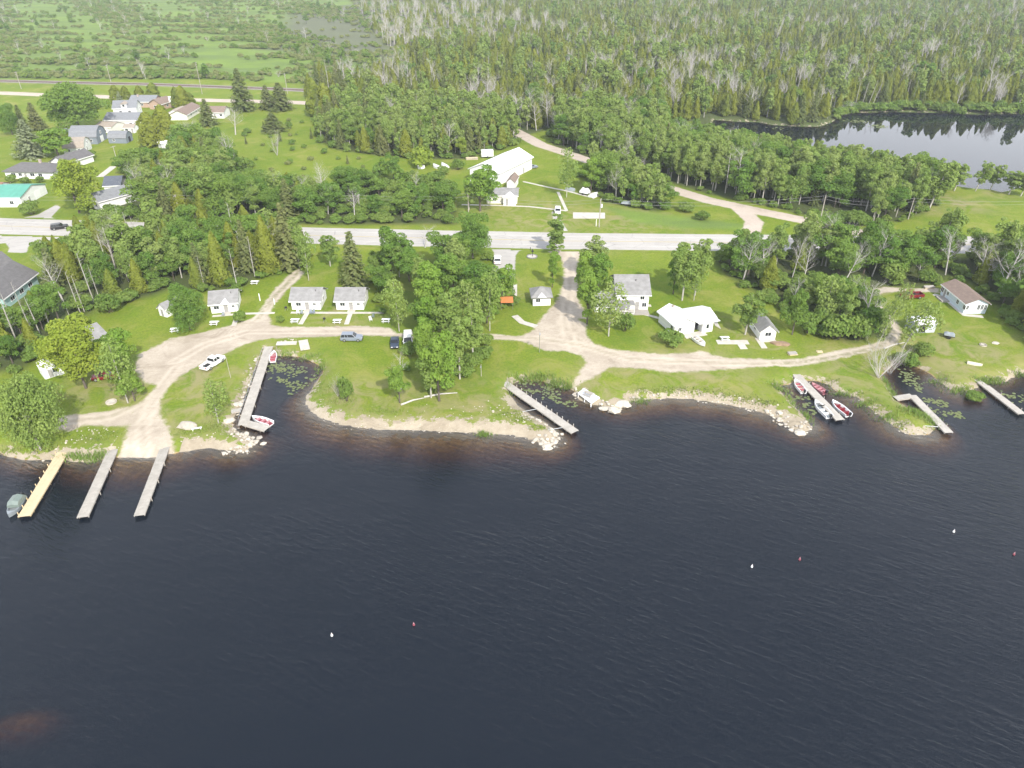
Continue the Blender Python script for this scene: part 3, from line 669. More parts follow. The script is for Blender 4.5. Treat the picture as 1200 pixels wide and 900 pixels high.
SCREEN = []
PLACED = []          # x, y, radius: keeps the scattered trees off the hand-placed ones
def plant(key, x, y, height, name, label, cat, group=None, wide=1.0, rz=None, parts=True, var=None, lean=None, sink=0.0):
    P_ = PROTO[key][(var if var is not None else random.randrange(99)) % len(PROTO[key])]
    s = height/P_.H; rz = random.uniform(0, 6.28) if rz is None else rz; z = hz(x, y)-.05-sink
    rot = (0, 0, rz) if lean is None else (lean[0], lean[1], 0)
    if P_.leaf is None or not parts:
        o = link(name, P_.whole, None, (x, y, z))
    else:
        o = empty(name, (x, y, z)); link('trunk', P_.trunk, o); link('crown', P_.leaf, o)
    o.rotation_euler = rot; o.scale = (s*wide, s*wide, s)
    return tag(o, label, cat, group)
def treepx(key, px, py, top, name, label, cat, width=None, group=None, **kw):
    """hand-placed: base pixel, pixel row of the tip, optional crown width in pixels"""
    if width and key not in ('snag', 'bare_tree', 'barebush', 'shrub', 'sparse') and not kw.get('lean'): px = px+(600-px)/1350*.55*(py-top)      # the crown, not the foot, stands over px
    x, y = G(px, py)
    Zc = y*CP+(CAMZ-Z0)*SP
    # height from the tip's row: solve along the vertical above (x, y)
    v = (top-450)/F; zt = CAMZ-y*math.tan(PITCH+math.atan(v)); h = max(zt-Z0, .6)
    P_ = PROTO[key][0]; wide = 1.0
    if width:
        me = P_.leaf or P_.trunk
        co = np.empty(len(me.vertices)*3, np.float32); me.vertices.foreach_get('co', co); co = co.reshape(-1, 3)
        w0 = np.percentile(np.hypot(co[:, 0], co[:, 1]), 96)*2*h/P_.H; wide = (width*Zc/F)/w0
    PLACED.append((x, y, (width or 18)*Zc/F/2)); SCREEN.append((px, py, top, width or 16))
    return plant(key, x, y, h, name, label, cat, group, wide=wide, **kw)
# ------------------------------------------------------------------ buildings
ROOF = {'grey': M_('grey_shingles', (.29,.285,.28), (.20,.195,.19), .7, .9, .3, (1, .28)), 'dark': M_('dark_shingles', (.15,.145,.145), (.11,.105,.105), 1.2, .9, .3, (1, .28)),
        'slate': M_('slate_shingles', (.12,.135,.16), (.09,.10,.125), 1.2, .9, .3, (1, .28)), 'bluegrey': M_('blue_grey_shingles', (.23,.24,.255), (.19,.195,.21), 1.2, .9, .3, (1, .28)),
        'brown': M_('brown_shingles', (.245,.185,.15), (.19,.14,.115), 1.2, .9, .3, (1, .28)), 'rust': M_('rust_brown_roof', (.27,.16,.12), (.21,.125,.095), 1.2, .8, .2, (0, .4)),
        'white': M_('white_metal_roof', (.80,.80,.80), (.72,.72,.72), .5, .55, .2, (0, .6)), 'teal': M_('teal_metal_roof', (.10,.33,.25), (.085,.28,.215), .6, .6, .2, (0, .5)),
        'tealgrey': M_('blue_teal_metal_roof', (.17,.31,.32), (.14,.26,.27), .6, .6, .2, (0, .5)), 'tan': M_('tan_shingles', (.36,.31,.26), (.29,.25,.21), 1.2, .9, .3, (1, .28))}
WALL = {'white': M_('white_siding', (.80,.80,.79), (.72,.72,.71), .7, .7, .25, (2, .22)), 'cream': M_('cream_siding', (.76,.74,.67), (.68,.66,.60), .7, .7, .25, (2, .22)),
        'paleblue': M_('pale_blue_siding', (.62,.70,.78), (.56,.64,.72), .7, .7, .25, (2, .22)), 'bluegrey': M_('blue_grey_siding', (.22,.25,.29), (.18,.21,.25), .7, .8, .25, (2, .22)),
        'grey': M_('grey_metal_siding', (.52,.55,.60), (.46,.49,.54), .7, .6, .25, (0, .25)), 'teal': M_('pale_teal_siding', (.38,.55,.53), (.33,.49,.48), .7, .7, .25, (2, .22)),
        'pink': M_('tan_brick', (.46,.33,.26), (.38,.27,.21), 3, .9, .2, (2, .1)), 'red': M_('red_brick', (.33,.11,.07), (.26,.09,.06), 3, .9, .2, (2, .1))}
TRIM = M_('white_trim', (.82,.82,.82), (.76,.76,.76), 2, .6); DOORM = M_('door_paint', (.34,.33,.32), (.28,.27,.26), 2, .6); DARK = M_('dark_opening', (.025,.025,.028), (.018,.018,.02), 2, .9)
WOODG = M_('grey_deck_wood', (.40,.37,.33), (.31,.285,.255), 1.5, .9, .4, (0, .18)); BRICK = M_('chimney_brick', (.42,.36,.31), (.34,.28,.24), 3, .95, .3, (2, .09)); CURT = M_('drawn_curtain', (.55,.54,.52), (.45,.44,.43), 2, .9)
t = NT('window_glass'); GLASS = t.done(t.bsdf((.030,.036,.042), .06, .6))
t = NT('car_glass'); CGLASS = t.done(t.bsdf((.015,.018,.02), .08, .6))

def feat(root, W, D, h, spec):
    """doors and windows: (kind, side, along, sill, width, height)"""
    kind, side, u, z, w_, hh = spec
    def tr(m, a0, a1, b0, b1, z0, z1):                # a along the wall, b outward
        if side == 'f': m.box(a0, a1, -b1, -b0, z0, z1)
        elif side == 'b': m.box(a0, a1, D+b0, D+b1, z0, z1)
        elif side == 'r': m.box(W/2+b0, W/2+b1, D/2+a0, D/2+a1, z0, z1)
        else: m.box(-W/2-b1, -W/2-b0, D/2+a0, D/2+a1, z0, z1)
    if kind == 'win':
        m = MB(); f = .09
        tr(m, u-w_/2-f, u+w_/2+f, .004, .07, z-f, z); tr(m, u-w_/2-f, u+w_/2+f, .004, .07, z+hh, z+hh+f)
        tr(m, u-w_/2-f, u-w_/2, .004, .065, z, z+hh); tr(m, u+w_/2, u+w_/2+f, .004, .065, z, z+hh); tr(m, u-.025, u+.025, .03, .06, z, z+hh)
        o = m.build('window', TRIM, root); p = MB(); tr(p, u-w_/2, u+w_/2, .006, .03, z, z+hh); p.build('pane', GLASS, o)
    elif kind == 'door':
        m = MB(); tr(m, u-w_/2, u+w_/2, .004, .06, z, z+hh); o = m.build('door', DOORM, root)
        k = MB(); tr(k, u+w_/2-.14, u+w_/2-.08, .061, .12, z+.95, z+1.05); k.build('handle', DARK, o)
        k = MB(); tr(k, u-w_/2-.1, u-w_/2, .004, .08, z, z+hh); tr(k, u+w_/2, u+w_/2+.1, .004, .08, z, z+hh); tr(k, u-w_/2-.1, u+w_/2+.1, .004, .08, z+hh, z+hh+.1); k.build('door_frame', TRIM, o)
    elif kind == 'garage':
        m = MB(); tr(m, u-w_/2, u+w_/2, .004, .05, z, z+hh)
        for q in range(1, 4): tr(m, u-w_/2, u+w_/2, .05, .075, z+hh*q/4-.03, z+hh*q/4+.03)
        m.build('garage_door', TRIM, root)
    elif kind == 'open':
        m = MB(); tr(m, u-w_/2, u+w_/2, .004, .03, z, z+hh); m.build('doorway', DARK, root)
def wallbox(m, W, D, h, rise, ridge, x0=None):
    """walls with their gable ends as one closed solid"""
    a = W/2
    if ridge == 'along':
        m.add([(-a,0,-.3),(a,0,-.3),(a,D,-.3),(-a,D,-.3),(-a,0,h),(a,0,h),(a,D,h),(-a,D,h),(-a,D/2,h+rise),(a,D/2,h+rise)],
              [(0,3,2,1),(0,1,5,4),(2,3,7,6),(1,2,6,9,5),(3,0,4,8,7),(4,5,9,8),(6,7,8,9)])
    elif ridge == 'across':
        m.add([(-a,0,-.3),(a,0,-.3),(a,D,-.3),(-a,D,-.3),(-a,0,h),(a,0,h),(a,D,h),(-a,D,h),(0,0,h+rise),(0,D,h+rise)],
              [(0,3,2,1),(0,1,5,8,4),(2,3,7,9,6),(1,2,6,5),(3,0,4,7),(4,8,9,7),(5,6,9,8)])
    else: m.box(-a, a, 0, D, -.3, h)
def roofslabs(m, W, D, h, rise, ridge, ov, th=.16):
    a = W/2
    if ridge == 'hip':
        r = min(W, D)/2*.9; z = h+.02
        E = [(-a-ov,-ov,z),(a+ov,-ov,z),(a+ov,D+ov,z),(-a-ov,D+ov,z)]; Tp = [(-a+r,D/2,h+rise),(a-r,D/2,h+rise)]
        m.add([(x,y,z_-th) for x,y,z_ in E]+E+Tp, [(0,3,2,1),(0,1,5,4),(1,2,6,5),(2,3,7,6),(3,0,4,7),(4,5,9,8),(5,6,9),(6,7,8,9),(7,4,8)])
        return
    if ridge == 'gambrel':
        zz = [(-ov, h-.25), (D*.16, h+rise*.62), (D/2, h+rise), (D*.84, h+rise*.62), (D+ov, h-.25)]
        for (y0, z0), (y1, z1) in zip(zz[:-1], zz[1:]):
            m.add([(-a-ov,y0,z0+.03),(a+ov,y0,z0+.03),(a+ov,y1,z1+.03),(-a-ov,y1,z1+.03),(-a-ov,y0,z0+th),(a+ov,y0,z0+th),(a+ov,y1,z1+th),(-a-ov,y1,z1+th)],
                  [(0,3,2,1),(4,5,6,7),(0,1,5,4),(1,2,6,5),(2,3,7,6),(3,0,4,7)])
        return
    half = D/2 if ridge == 'along' else a; k = rise/half; ex = ov
    for s in (-1, 1):
        if ridge == 'along':
            y0, y1 = (-ex, D/2) if s < 0 else (D+ex, D/2)
            c = [(-a-ov, y0, h-ex*k+.03), (a+ov, y0, h-ex*k+.03), (a+ov, y1, h+rise+.03), (-a-ov, y1, h+rise+.03)]
        else:
            x0 = s*(a+ex); c = [(x0, -ov, h-ex*k+.03), (x0, D+ov, h-ex*k+.03), (0, D+ov, h+rise+.03), (0, -ov, h+rise+.03)]
        m.add([*c]+[(x, y, z+th) for x, y, z in c], [(0,3,2,1),(4,5,6,7),(0,1,5,4),(1,2,6,5),(2,3,7,6),(3,0,4,7)])
def house(name, label, cat, A, B, D, h, rise, ridge, roof, wall, ov=.4, feats=(), chimney=None, group=None, roof2=None, W=None, pad=.0):
    a, b = np.array(G(*A)), np.array(G(*B)); c = (a+b)/2; rz = math.atan2(b[1]-a[1], b[0]-a[0]); W = W or float(np.linalg.norm(b-a))
    mid = c+np.array([-math.sin(rz), math.cos(rz)])*D/2
    zc = float(H(np.array([mid]))[0])
    root = empty(name, (c[0], c[1], zc), rz, label, cat, group)
    m = MB()
    if ridge == 'gambrel':
        wa = W/2; zz = [(0, h), (D*.16, h+rise*.62), (D/2, h+rise), (D*.84, h+rise*.62), (D, h)]; n = len(zz)
        pts = [(0, -.3), *zz, (D, -.3)]
        m.loft([[(x, y, z) for y, z in pts] for x in (-wa, wa)])
    else: wallbox(m, W, D, h, rise, ridge)
    m.build('wall', WALL[wall], root)
    m = MB(); roofslabs(m, W, D, h, rise, ridge, ov); ro = m.build('roof', ROOF[roof], root)
    if roof2 and ridge in ('along',):
        ro.data.materials.append(ROOF[roof2]); mi = np.zeros(len(ro.data.polygons), np.int32); mi[6:12] = 1; ro.data.polygons.foreach_set('material_index', mi)
    if ridge in ('along', 'across'):           # fascia boards along the eaves
        kx = rise/(D/2 if ridge == 'along' else W/2)*ov
        for sg in (0, 1):
            m = MB()
            if ridge == 'along': m.box(-W/2-ov, W/2+ov, *((-ov-.05, -ov-.004) if sg else (D+ov+.004, D+ov+.05)), h-kx-.10, h-kx+.17)
            else: m.box(*((W/2+ov+.004, W/2+ov+.05) if sg else (-W/2-ov-.05, -W/2-ov-.004)), -ov, D+ov, h-kx-.10, h-kx+.17)
            m.build('fascia', TRIM, root)
    for f in feats: feat(root, W, D, h, f)
    if chimney:
        x, y, z0, z1 = chimney; m = MB(); m.box(x-.4, x+.4, y-.35, y+.35, z0, z1); m.box(x-.46, x+.46, y-.41, y+.41, z1, z1+.12); m.build('chimney', BRICK, root)
    HOUSES.append((mid[0], mid[1], math.hypot(W, D)/2+.8+pad))
    return root, W
HOUSES = [(*G(8, 370), 6), (*G(-12, 380), 8)]
wf = lambda u, w_=1.2, z=1.0, hh=1.0: ('win', 'f', u, z, w_, hh)
# three white rental cabins
ca = []
for i, (A, B, lb) in enumerate([((248.5,368),(279.5,365.3),'white cabin with grey roof and small gable over its door, beside the dark maple'),((342.5,363),(376,363),'white cabin with plain grey roof standing between track and spruce'),((394.5,363),(426.5,363),'white cabin with plain grey roof nearest the central grove')]):
    r, W = house('cabin', lb, 'cabin', A, B, 6.6, 2.5, 1.75, 'along', 'grey', 'white', .45, [wf(-1.7, 1.1, 1.05, .75), ('door', 'f', .3 if i else .4, .12, .95, 2.0), wf(2.1, .6, 1.2, .5), ('win', 'r', 0, 1.0, 1.1, 1.0), ('win', 'l', 0, 1.0, 1.1, 1.0)], group='white rental cabins by the lane')
    m = MB(); m.box(-.5, 1.3, -1.2, -.004, -.1, .12); m.build('step', CONC, r)
    m = MB(); m.tube([(W/2-1.2, 2.2, 3.4), (W/2-1.2, 2.2, 4.3)], .09, 8); m.build('vent_pipe', ROOF['dark'], r)
    if i == 0:
        m = MB(); a = 1.15; m.add([(.4-a,-.55,2.35),(.4+a,-.55,2.35),(.4,-.55,3.25),(.4-a,1.6,2.62),(.4+a,1.6,2.62),(.4,1.6,3.28)], [(0,1,2),(3,5,4),(0,2,5,3),(1,4,5,2),(0,3,4,1)]); m.build('porch_gable', TRIM, r)
# small cabin by the driveway
r, W = house('cabin', 'small white cabin with pyramid grey roof beside the driveway', 'cabin', (624.5,358.5), (645,358), 4.6, 2.4, 1.7, 'hip', 'grey', 'white', .55, [('win', 'f', -.9, 1.0, 1.0, .9), ('door', 'r', -1.2, .1, .9, 1.95), ('win', 'r', .9, 1, 1, .9)])
m = MB(); m.add([(-1.1,-.6,2.42),(1.1,-.6,2.42),(0,-.6,3.15),(-1.1,1.2,2.5),(1.1,1.2,2.5),(0,1.2,3.2)], [(0,1,2),(3,5,4),(0,2,5,3),(1,4,5,2),(0,3,4,1)]); m.build('porch_gable', TRIM, r)
# grey roofed two storey house
r, W = house('farmhouse', 'white two storey house with large grey roof and front porch', 'house', (722,363.5), (759,363.5), 10.5, 4.3, 2.6, 'along', 'grey', 'white', .5,
    [('win', 'f', 2.2, 2.9, .9, 1.0), ('win', 'f', -2.0, 2.9, .9, 1.0), ('win', 'r', -2, 1.0, 1.1, 1.2), ('win', 'r', 2, 1.0, 1.1, 1.2), ('win', 'r', 0, 3.2, 1.0, 1.0), ('door', 'f', 1.1, .3, .95, 2.0), ('win', 'f', 2.8, 1.0, 1.0, 1.0)], chimney=None)
m = MB(); m.box(-W/2-.5, .2, -2.6, -.01, 2.55, 2.72); m.build('porch_roof', ROOF['grey'], r)
m = MB(); m.box(-W/2, W/2, -2.6, -.01, -.1, .28); m.build('porch_deck', WOODG, r)
for x in (-W/2+.1, -1.9, .1): m = MB(); m.box(x-.07, x+.07, -2.5, -2.36, .28, 2.55); m.build('post', TRIM, r)
m = MB(); m.box(-W/2+.2, 0, -2.44, -2.40, 1.0, 1.08); m.box(-W/2+.2, 0, -2.44, -2.40, .35, .43)
for k in range(12): m.box(-W/2+.2+k*.33, -W/2+.24+k*.33, -2.44, -2.40, .43, 1.0)
m.build('railing', TRIM, r)
m = MB(); m.box(-2.0, 2.2, 10.2, 13.6, -.2, 3.0); m.build('rear_wing', WALL['white'], r)
m = MB(); m.add([(-2.3,9.0,4.6),(2.5,9.0,4.6),(2.5,13.9,3.0),(-2.3,13.9,3.0),(-2.3,9.0,4.75),(2.5,9.0,4.75),(2.5,13.9,3.16),(-2.3,13.9,3.16)], [(0,3,2,1),(4,5,6,7),(0,1,5,4),(1,2,6,5),(2,3,7,6),(3,0,4,7)]); m.build('rear_roof', ROOF['grey'], r)
m = MB(); m.tube([(.9, 3.4, 5.5), (.9, 3.4, 6.6)], .12, 8); m.build('vent_pipe', ROOF['dark'], r)
m = MB(); m.box(-W/2-5.2, -W/2-.2, -1.0, 5.5, -.2, 2.5); m.build('side_wing', WALL['white'], r)
m = MB(); m.add([(-W/2-5.6,-1.4,2.5),(-W/2-.02,-1.4,2.5),(-W/2-.02,2.2,4.0),(-W/2-5.6,2.2,4.0),(-W/2-5.6,5.9,2.5),(-W/2-.02,5.9,2.5)], [(0,1,2,3),(3,2,5,4),(0,3,4),(1,5,2),(0,4,5,1)]); m.build('side_roof', ROOF['grey'], r)
# white roofed house
r, W = house('cottage', 'white house with bright white metal roof and dark carport openings', 'house', (789.5,393.5), (813,389.5), 7.2, 2.7, 1.3, 'across', 'white', 'white', .45, [('win', 'f', -1.2, 1.0, .8, .8), ('win', 'l', -2.5, 1.0, 1.0, 1.0)])
m = MB(); m.box(W/2+.004, W/2+5.4, 1.2, 6.2, -.2, 2.6); m.build('east_wing', WALL['white'], r)
m = MB(); x0, x1 = W/2-1.6, W/2+5.9
m.add([(x0,.3,2.5),(x1,.3,2.5),(x1,3.6,3.5),(x0,3.6,3.5),(x0,6.9,2.5),(x1,6.9,2.5)]+[(x0,.3,2.66),(x1,.3,2.66),(x1,3.6,3.66),(x0,3.6,3.66),(x0,6.9,2.66),(x1,6.9,2.66)],
      [(3,2,1,0),(4,5,2,3),(6,7,8,9),(9,8,11,10),(0,1,7,6),(4,10,11,5),(1,2,8,7),(2,5,11,8),(0,6,9,3),(3,9,10,4)]); m.build('wing_roof', ROOF['white'], r)
m = MB(); m.box(W/2+1.5, W/2+4.2, -.9, 1.19, -.2, 2.5); m.build('entry_bay', WALL['white'], r)
m = MB(); m.box(W/2+.3, W/2+5.7, -1.2, .5, 2.5, 2.64); m.build('entry_roof', ROOF['white'], r)
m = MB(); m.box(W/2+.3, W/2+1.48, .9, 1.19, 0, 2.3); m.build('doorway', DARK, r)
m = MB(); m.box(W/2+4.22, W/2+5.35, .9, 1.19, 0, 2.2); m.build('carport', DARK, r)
m = MB(); m.box(W/2+2.5, W/2+3.1, -.95, -.905, 1.0, 2.0); m.build('window', GLASS, r)
m = MB(); m.box(-.6, W/2+2.2, -2.2, -.1, -.1, .12); m.build('patio', CONC, r)
m = MB(); m.box(-.25, .25, 5.6, 6.1, 3.4, 4.5); m.build('chimney', BRICK, r)
slab('concrete_pad', [(838,382),(845,386),(839,375),(835,375)], 'grey patio slab behind the white roofed house')
# small cabin with its gable to the river
r, W = house('cabin', 'tiny white gabled cabin with grey roof beside the dirt mound', 'cabin', (889.5,398.5), (908,398), 6.5, 2.3, 1.5, 'across', 'grey', 'white', .4, [('win', 'f', 0, 1.0, 1.3, .9), ('win', 'l', 0, 1.0, 1.0, .9)])
m = MB(); m.box(-W/2, W/2, -1.0, -.004, -.1, .14); m.build('step', CONC, r)
# mobile home
r, W = house('mobile_home', 'long white mobile home with brown shingle roof', 'mobile home', (1101.5,345), (1128,367.5), 5.3, 2.7, 1.2, 'along', 'brown', 'paleblue', .4,
    [('win', 'f', -5, 1.0, 1.2, 1.1), ('win', 'f', -2.4, 1.2, .8, .9), ('door', 'f', -3.6, .3, .9, 2.0), ('win', 'f', 2.2, 1.1, .9, 1.0), ('win', 'f', 5.2, 1.1, .9, 1.0), ('win', 'r', -2.0, 1.1, .5, 1.0), ('win', 'r', .6, 1.1, .55, 1.2), ('win', 'r', 1.4, 1.1, .55, 1.2), ('win', 'r', 2.2, 1.1, .55, 1.2)])
m = MB(); m.box(-W/2+1.6, -W/2+4.6, -1.9, -.004, 0, .35); m.build('wood_step', WOODG, r)
# sheds
r, W = house('shed', 'pale grey metal shed on the lawn below the red pickup', 'shed', (1060,382), (1070,390.5), 5.0, 2.3, .6, 'across', 'white', 'grey', .15, [('open', 'r', -.6, .1, 1.6, 1.9)])
r, W = house('shed', 'small grey roofed shed half hidden by the dark maple', 'shed', (187.5,370), (196,372.5), 5.5, 2.1, 1.1, 'across', 'grey', 'white', .25, [('door', 'f', 0, .1, .8, 1.8)])
# hidden cottage under the oak
r, W = house('cottage', 'white cottage with grey roof hidden among the lot trees', 'house', (99,416), (128,404), 7.0, 2.5, 1.7, 'along', 'grey', 'white', .45, [wf(-2.2), wf(2.2), ('door', 'f', 0, .1, .9, 2.0), ('win', 'r', 0, 1, 1, 1)])
r, W = house('cottage', 'white cottage almost covered by the yellow-green oak', 'house', (70,440), (93,435), 5.0, 2.5, 1.3, 'along', 'white', 'white', .3, [wf(-2.2), wf(2.2), ('door', 'f', 0, .1, .9, 2.0)])
r, W = house('shed', 'small white shed at the edge of the oak crown', 'shed', (47,437), (53,445), 2.6, 2.2, .4, 'along', 'white', 'white', .1, [('door', 'r', 0, .1, .8, 1.8)])
# pole barn and its neighbours
r, W = house('pole_barn', 'big white pole barn with white metal roof', 'barn', (551,212.5), (584,218.2), 25, 4.6, 2.6, 'across', 'white', 'white', .5, [('door', 'r', 6, .1, 1.0, 2.1), ('garage', 'f', -1.5, .1, 4.5, 3.8), ('garage', 'b', 0, .1, 4.5, 3.8)])
r, W = house('office', 'low white building with grey roof in front of the pole barn', 'building', (570.5,238.3), (606,238.8), 8.0, 2.8, 1.3, 'along', 'grey', 'cream', .45, [('win', 'f', -2.5, 1.0, 1.0, 1.0), ('win', 'f', -4, 1.0, .9, 1.0), ('win', 'l', 0, 1.0, 1, 1)])
m = MB(); m.box(.6, 4.6, -1.9, -.004, -.1, 2.5); m.build('porch', WALL['white'], r)
m = MB(); m.add([(.3,-2.2,2.5),(4.9,-2.2,2.5),(2.6,-2.2,3.5),(.3,1.5,2.75),(4.9,1.5,2.75),(2.6,1.5,3.6)], [(0,1,2),(3,5,4),(0,2,5,3),(1,4,5,2),(0,3,4,1)]); m.build('porch_gable', TRIM, r)
m = MB(); m.box(1.4, 2.2, -1.96, -1.905, .1, 2.1); m.build('door', DOORM, r)
r, W = house('shed', 'small white shed with brown roof attached to the pole barn', 'shed', (594,222), (603,222.5), 7.5, 2.6, 1.2, 'across', 'brown', 'white', .3, [('garage', 'f', 0, .1, 2.4, 2.0), ('win', 'r', 0, 1, 1, 1)])
# the village
V = [('ranch_house', 'long white ranch house with dark hipped roof', 'house', (8,209), (64,210), 9.5, 2.7, 2.1, 'hip', 'dark', 'white', .7, [wf(-6, 1.6), wf(-3.4, 1.2), wf(1.2, 1.6), wf(4.2, 1.4), ('door', 'f', -1.4, .1, 1, 2)], (2.5, 4.6, 3.6, 5.7)),
 ('ranch_house', 'white gabled wing with dark roof behind the ranch house', 'house', (62,197.5), (79,199.5), 13, 2.7, 1.9, 'across', 'dark', 'white', .5, [wf(0, 1.4)], None),
 ('village_shop', 'white building with teal green metal roof', 'building', (-10,242.5), (27,242.5), 15, 3.2, 1.9, 'along', 'teal', 'white', .3, [('win', 'f', 2, 1, 1.2, 1.1), ('door', 'r', -3, .1, 1, 2.1), ('garage', 'r', 2, .1, 3.2, 2.6)], None),
 ('shed', 'white shed with rusty roof corner beside the teal roofed building', 'shed', (-14,229), (2,229), 6, 2.6, 1.0, 'along', 'rust', 'white', .3, [], None),
 ('barn', 'white gambrel barn with tan grey roof', 'barn', (76,181), (100,180), 9, 2.6, 3.0, 'gambrel', 'tan', 'white', .3, [('win', 'f', -2, 1, 1, 1), ('win', 'f', 2, 1, 1, 1), ('door', 'r', -1, .1, 1, 2), ('win', 'r', .8, 3.0, .9, .9)], None),
 ('barn', 'blue-grey gambrel barn with grey roof', 'barn', (84,169.5), (115,169), 10, 3.0, 3.6, 'gambrel', 'bluegrey', 'bluegrey', .3, [('win', 'r', 0, 3.4, 1.1, 1.1), ('garage', 'r', 0, .1, 3, 2.4), ('win', 'f', 3, 1, 1, 1)], None),
 ('shed', 'blue-grey shed with dark doorway on the village lawn', 'shed', (128,168), (149,168), 6, 2.3, 2.2, 'gambrel', 'bluegrey', 'bluegrey', .25, [('open', 'r', 0, .1, 1.8, 2.1), ('win', 'f', -1.5, 1, .9, .9)], None),
 ('village_house', 'white house with long blue-grey lower roof and brick base', 'house', (124,149), (162,149), 11, 3.2, 2.2, 'along', 'bluegrey', 'white', .4, [wf(-5, 1.8), wf(0), wf(4.5), ('door', 'f', 6.4, .1, 1, 2)], None),
 ('village_house', 'white two storey house with dormer in its blue-grey roof', 'house', (136,142), (163,141), 9, 5.8, 2.6, 'along', 'bluegrey', 'white', .4, [wf(-2, 1.1, 3.6), wf(2, 1.1, 3.6), ('win', 'r', -1.5, 1, 1, 1.2), ('win', 'r', 1.5, 3.6, 1, 1.2)], None),
 ('garage', 'low white garage with pale roof below the big maple', 'garage', (113,155), (132,156), 9, 2.5, 1.3, 'along', 'tan', 'cream', .3, [('garage', 'f', 0, .1, 4.5, 2.2)], None),
 ('garage', 'small white outbuilding with grey roof beside the brick base', 'garage', (146,156), (158,156), 5, 2.3, 1.1, 'along', 'tan', 'white', .3, [wf(-1), ('door', 'f', 1.5, .1, .9, 2)], None),
 ('village_house', 'house with grey roof behind the white two storey house', 'house', (153,126), (182,126), 10, 2.9, 2.2, 'along', 'bluegrey', 'pink', .5, [wf(-4), wf(0), wf(4)], (-3, 4, 3.5, 5.6)),
 ('village_house', 'tan brick house with brown roof in the village row', 'house', (176,128), (190,129), 9, 2.9, 2.0, 'across', 'brown', 'pink', .5, [wf(0, 1.6), ('win', 'r', 0, 1, 1.4, 1)], None),
 ('village_house', 'white and tan house with pale roof beside the village cedars', 'house', (191,126.5), (203,126), 9, 2.9, 1.6, 'along', 'white', 'pink', .4, [wf(0, 2.4), ('door', 'r', 0, .1, 1, 2)], None),
 ('village_house', 'small white house with brown grey roof below the cedars', 'house', (199,138.5), (212,139), 8, 2.6, 1.5, 'across', 'tan', 'white', .4, [wf(0, 1.2)], None),
 ('village_house', 'long brown roofed house with tan walls', 'house', (220,141), (236,131), 8, 2.6, 1.8, 'along', 'brown', 'cream', .5, [wf(-4), wf(3)], None),
 ('village_house', 'brown roofed house with white walls near the tall roadside spruce', 'house', (242,139), (263,139), 9, 2.8, 1.9, 'along', 'brown', 'white', .5, [wf(-3), wf(3), ('door', 'f', 0, .1, 1, 2)], None),
 ('village_house', 'white gabled house with grey roof half hidden in the woods', 'house', (110,244), (119,247), 14, 3.2, 2.2, 'across', 'bluegrey', 'white', .4, [wf(0, 1.2), ('win', 'l', -3, 1, 1.2, 1.1)], None),
 ('garage', 'garage with dark slate roof beside the white gabled house', 'garage', (124,227), (143,226), 9, 2.7, 1.9, 'along', 'slate', 'white', .4, [('garage', 'l', 0, .1, 3.2, 2.3)], None),
 ('shed', 'tiny white shed beneath the big village cedars', 'shed', (186,173), (193,175), 4, 2.2, .8, 'along', 'white', 'white', .2, [('door', 'f', 0, .1, .8, 1.8)], None),
 ('lodge', 'dark roofed building with white gable and teal wall at the junction', 'building', (8,363), (46,333), 9.5, 3.2, 3.0, 'along', 'dark', 'teal', .6, [wf(-4, 1.6), wf(0, 1.6), wf(4, 1.6)], None),
 ('lodge', 'dark roofed wing facing the junction behind the lodge', 'building', (-8,333), (22,322), 10, 3.0, 2.4, 'along', 'dark', 'white', .5, [wf(2, 1.4)], None)]
HS = {}
for a in V:
    r, W = house(*a[:11], ov=a[11], feats=a[12], chimney=a[13]); HS[a[1]] = (r, W)
r, W = HS['white two storey house with dormer in its blue-grey roof']
m = MB(); m.box(-1.2, 1.2, -.2, 2.6, 5.9, 7.6); m.build('dormer', WALL['white'], r); m = MB(); m.add([(-1.5,-.5,7.6),(1.5,-.5,7.6),(0,-.5,8.5),(-1.5,4,7.6),(1.5,4,7.6),(0,4,8.5)], [(0,1,2),(3,5,4),(0,2,5,3),(1,4,5,2),(0,3,4,1)]); m.build('dormer_roof', ROOF['tan'], r)
m = MB(); m.box(-.5, .5, -.26, -.205, 6.4, 7.3); m.build('window', GLASS, r)
r, W = HS['white house with long blue-grey lower roof and brick base']
m = MB(); m.box(-W/2-.03, W/2+.03, -.06, -.004, -.2, .9); m.build('brick_base', WALL['red'], r)
# ------------------------------------------------------------------ trees one can point at
T = 'tree'
treepx('big', 82, 156, 96, 'maple_tree', 'huge dark green spreading tree beside the white village houses', T, 76)
treepx('yellow', 80, 250, 187, 'willow_tree', 'large yellow-green willow beside the teal roofed building', T, 62)
treepx('bluespruce', 28, 184, 139, 'spruce_tree', 'pale blue-grey spruce by the village driveway', T, 36)
treepx('bright', 62, 186, 150, 'broadleaf_tree', 'bright green round tree between the blue spruce and a white barn', T, 38)
treepx('big', 6, 158, 121, 'broadleaf_tree', 'dark green broad tree at the edge of the village lawn', T, 30)
treepx('spruce_tree', 21, 151, 122, 'spruce_tree', 'dark narrow spruce next to the broad dark village tree', T, 14)
treepx('spruce_tree', 37, 152, 119, 'spruce_tree', 'dark tall spruce close to the huge spreading village tree', T, 20)
treepx('roundcedar', 172, 171, 132, 'cedar_tree', 'big yellow-green cedar behind the small grey shed', T, 28)
treepx('roundcedar', 190, 170, 124, 'cedar_tree', 'big yellow-green cedar, taller of the two behind the sheds', T, 28)
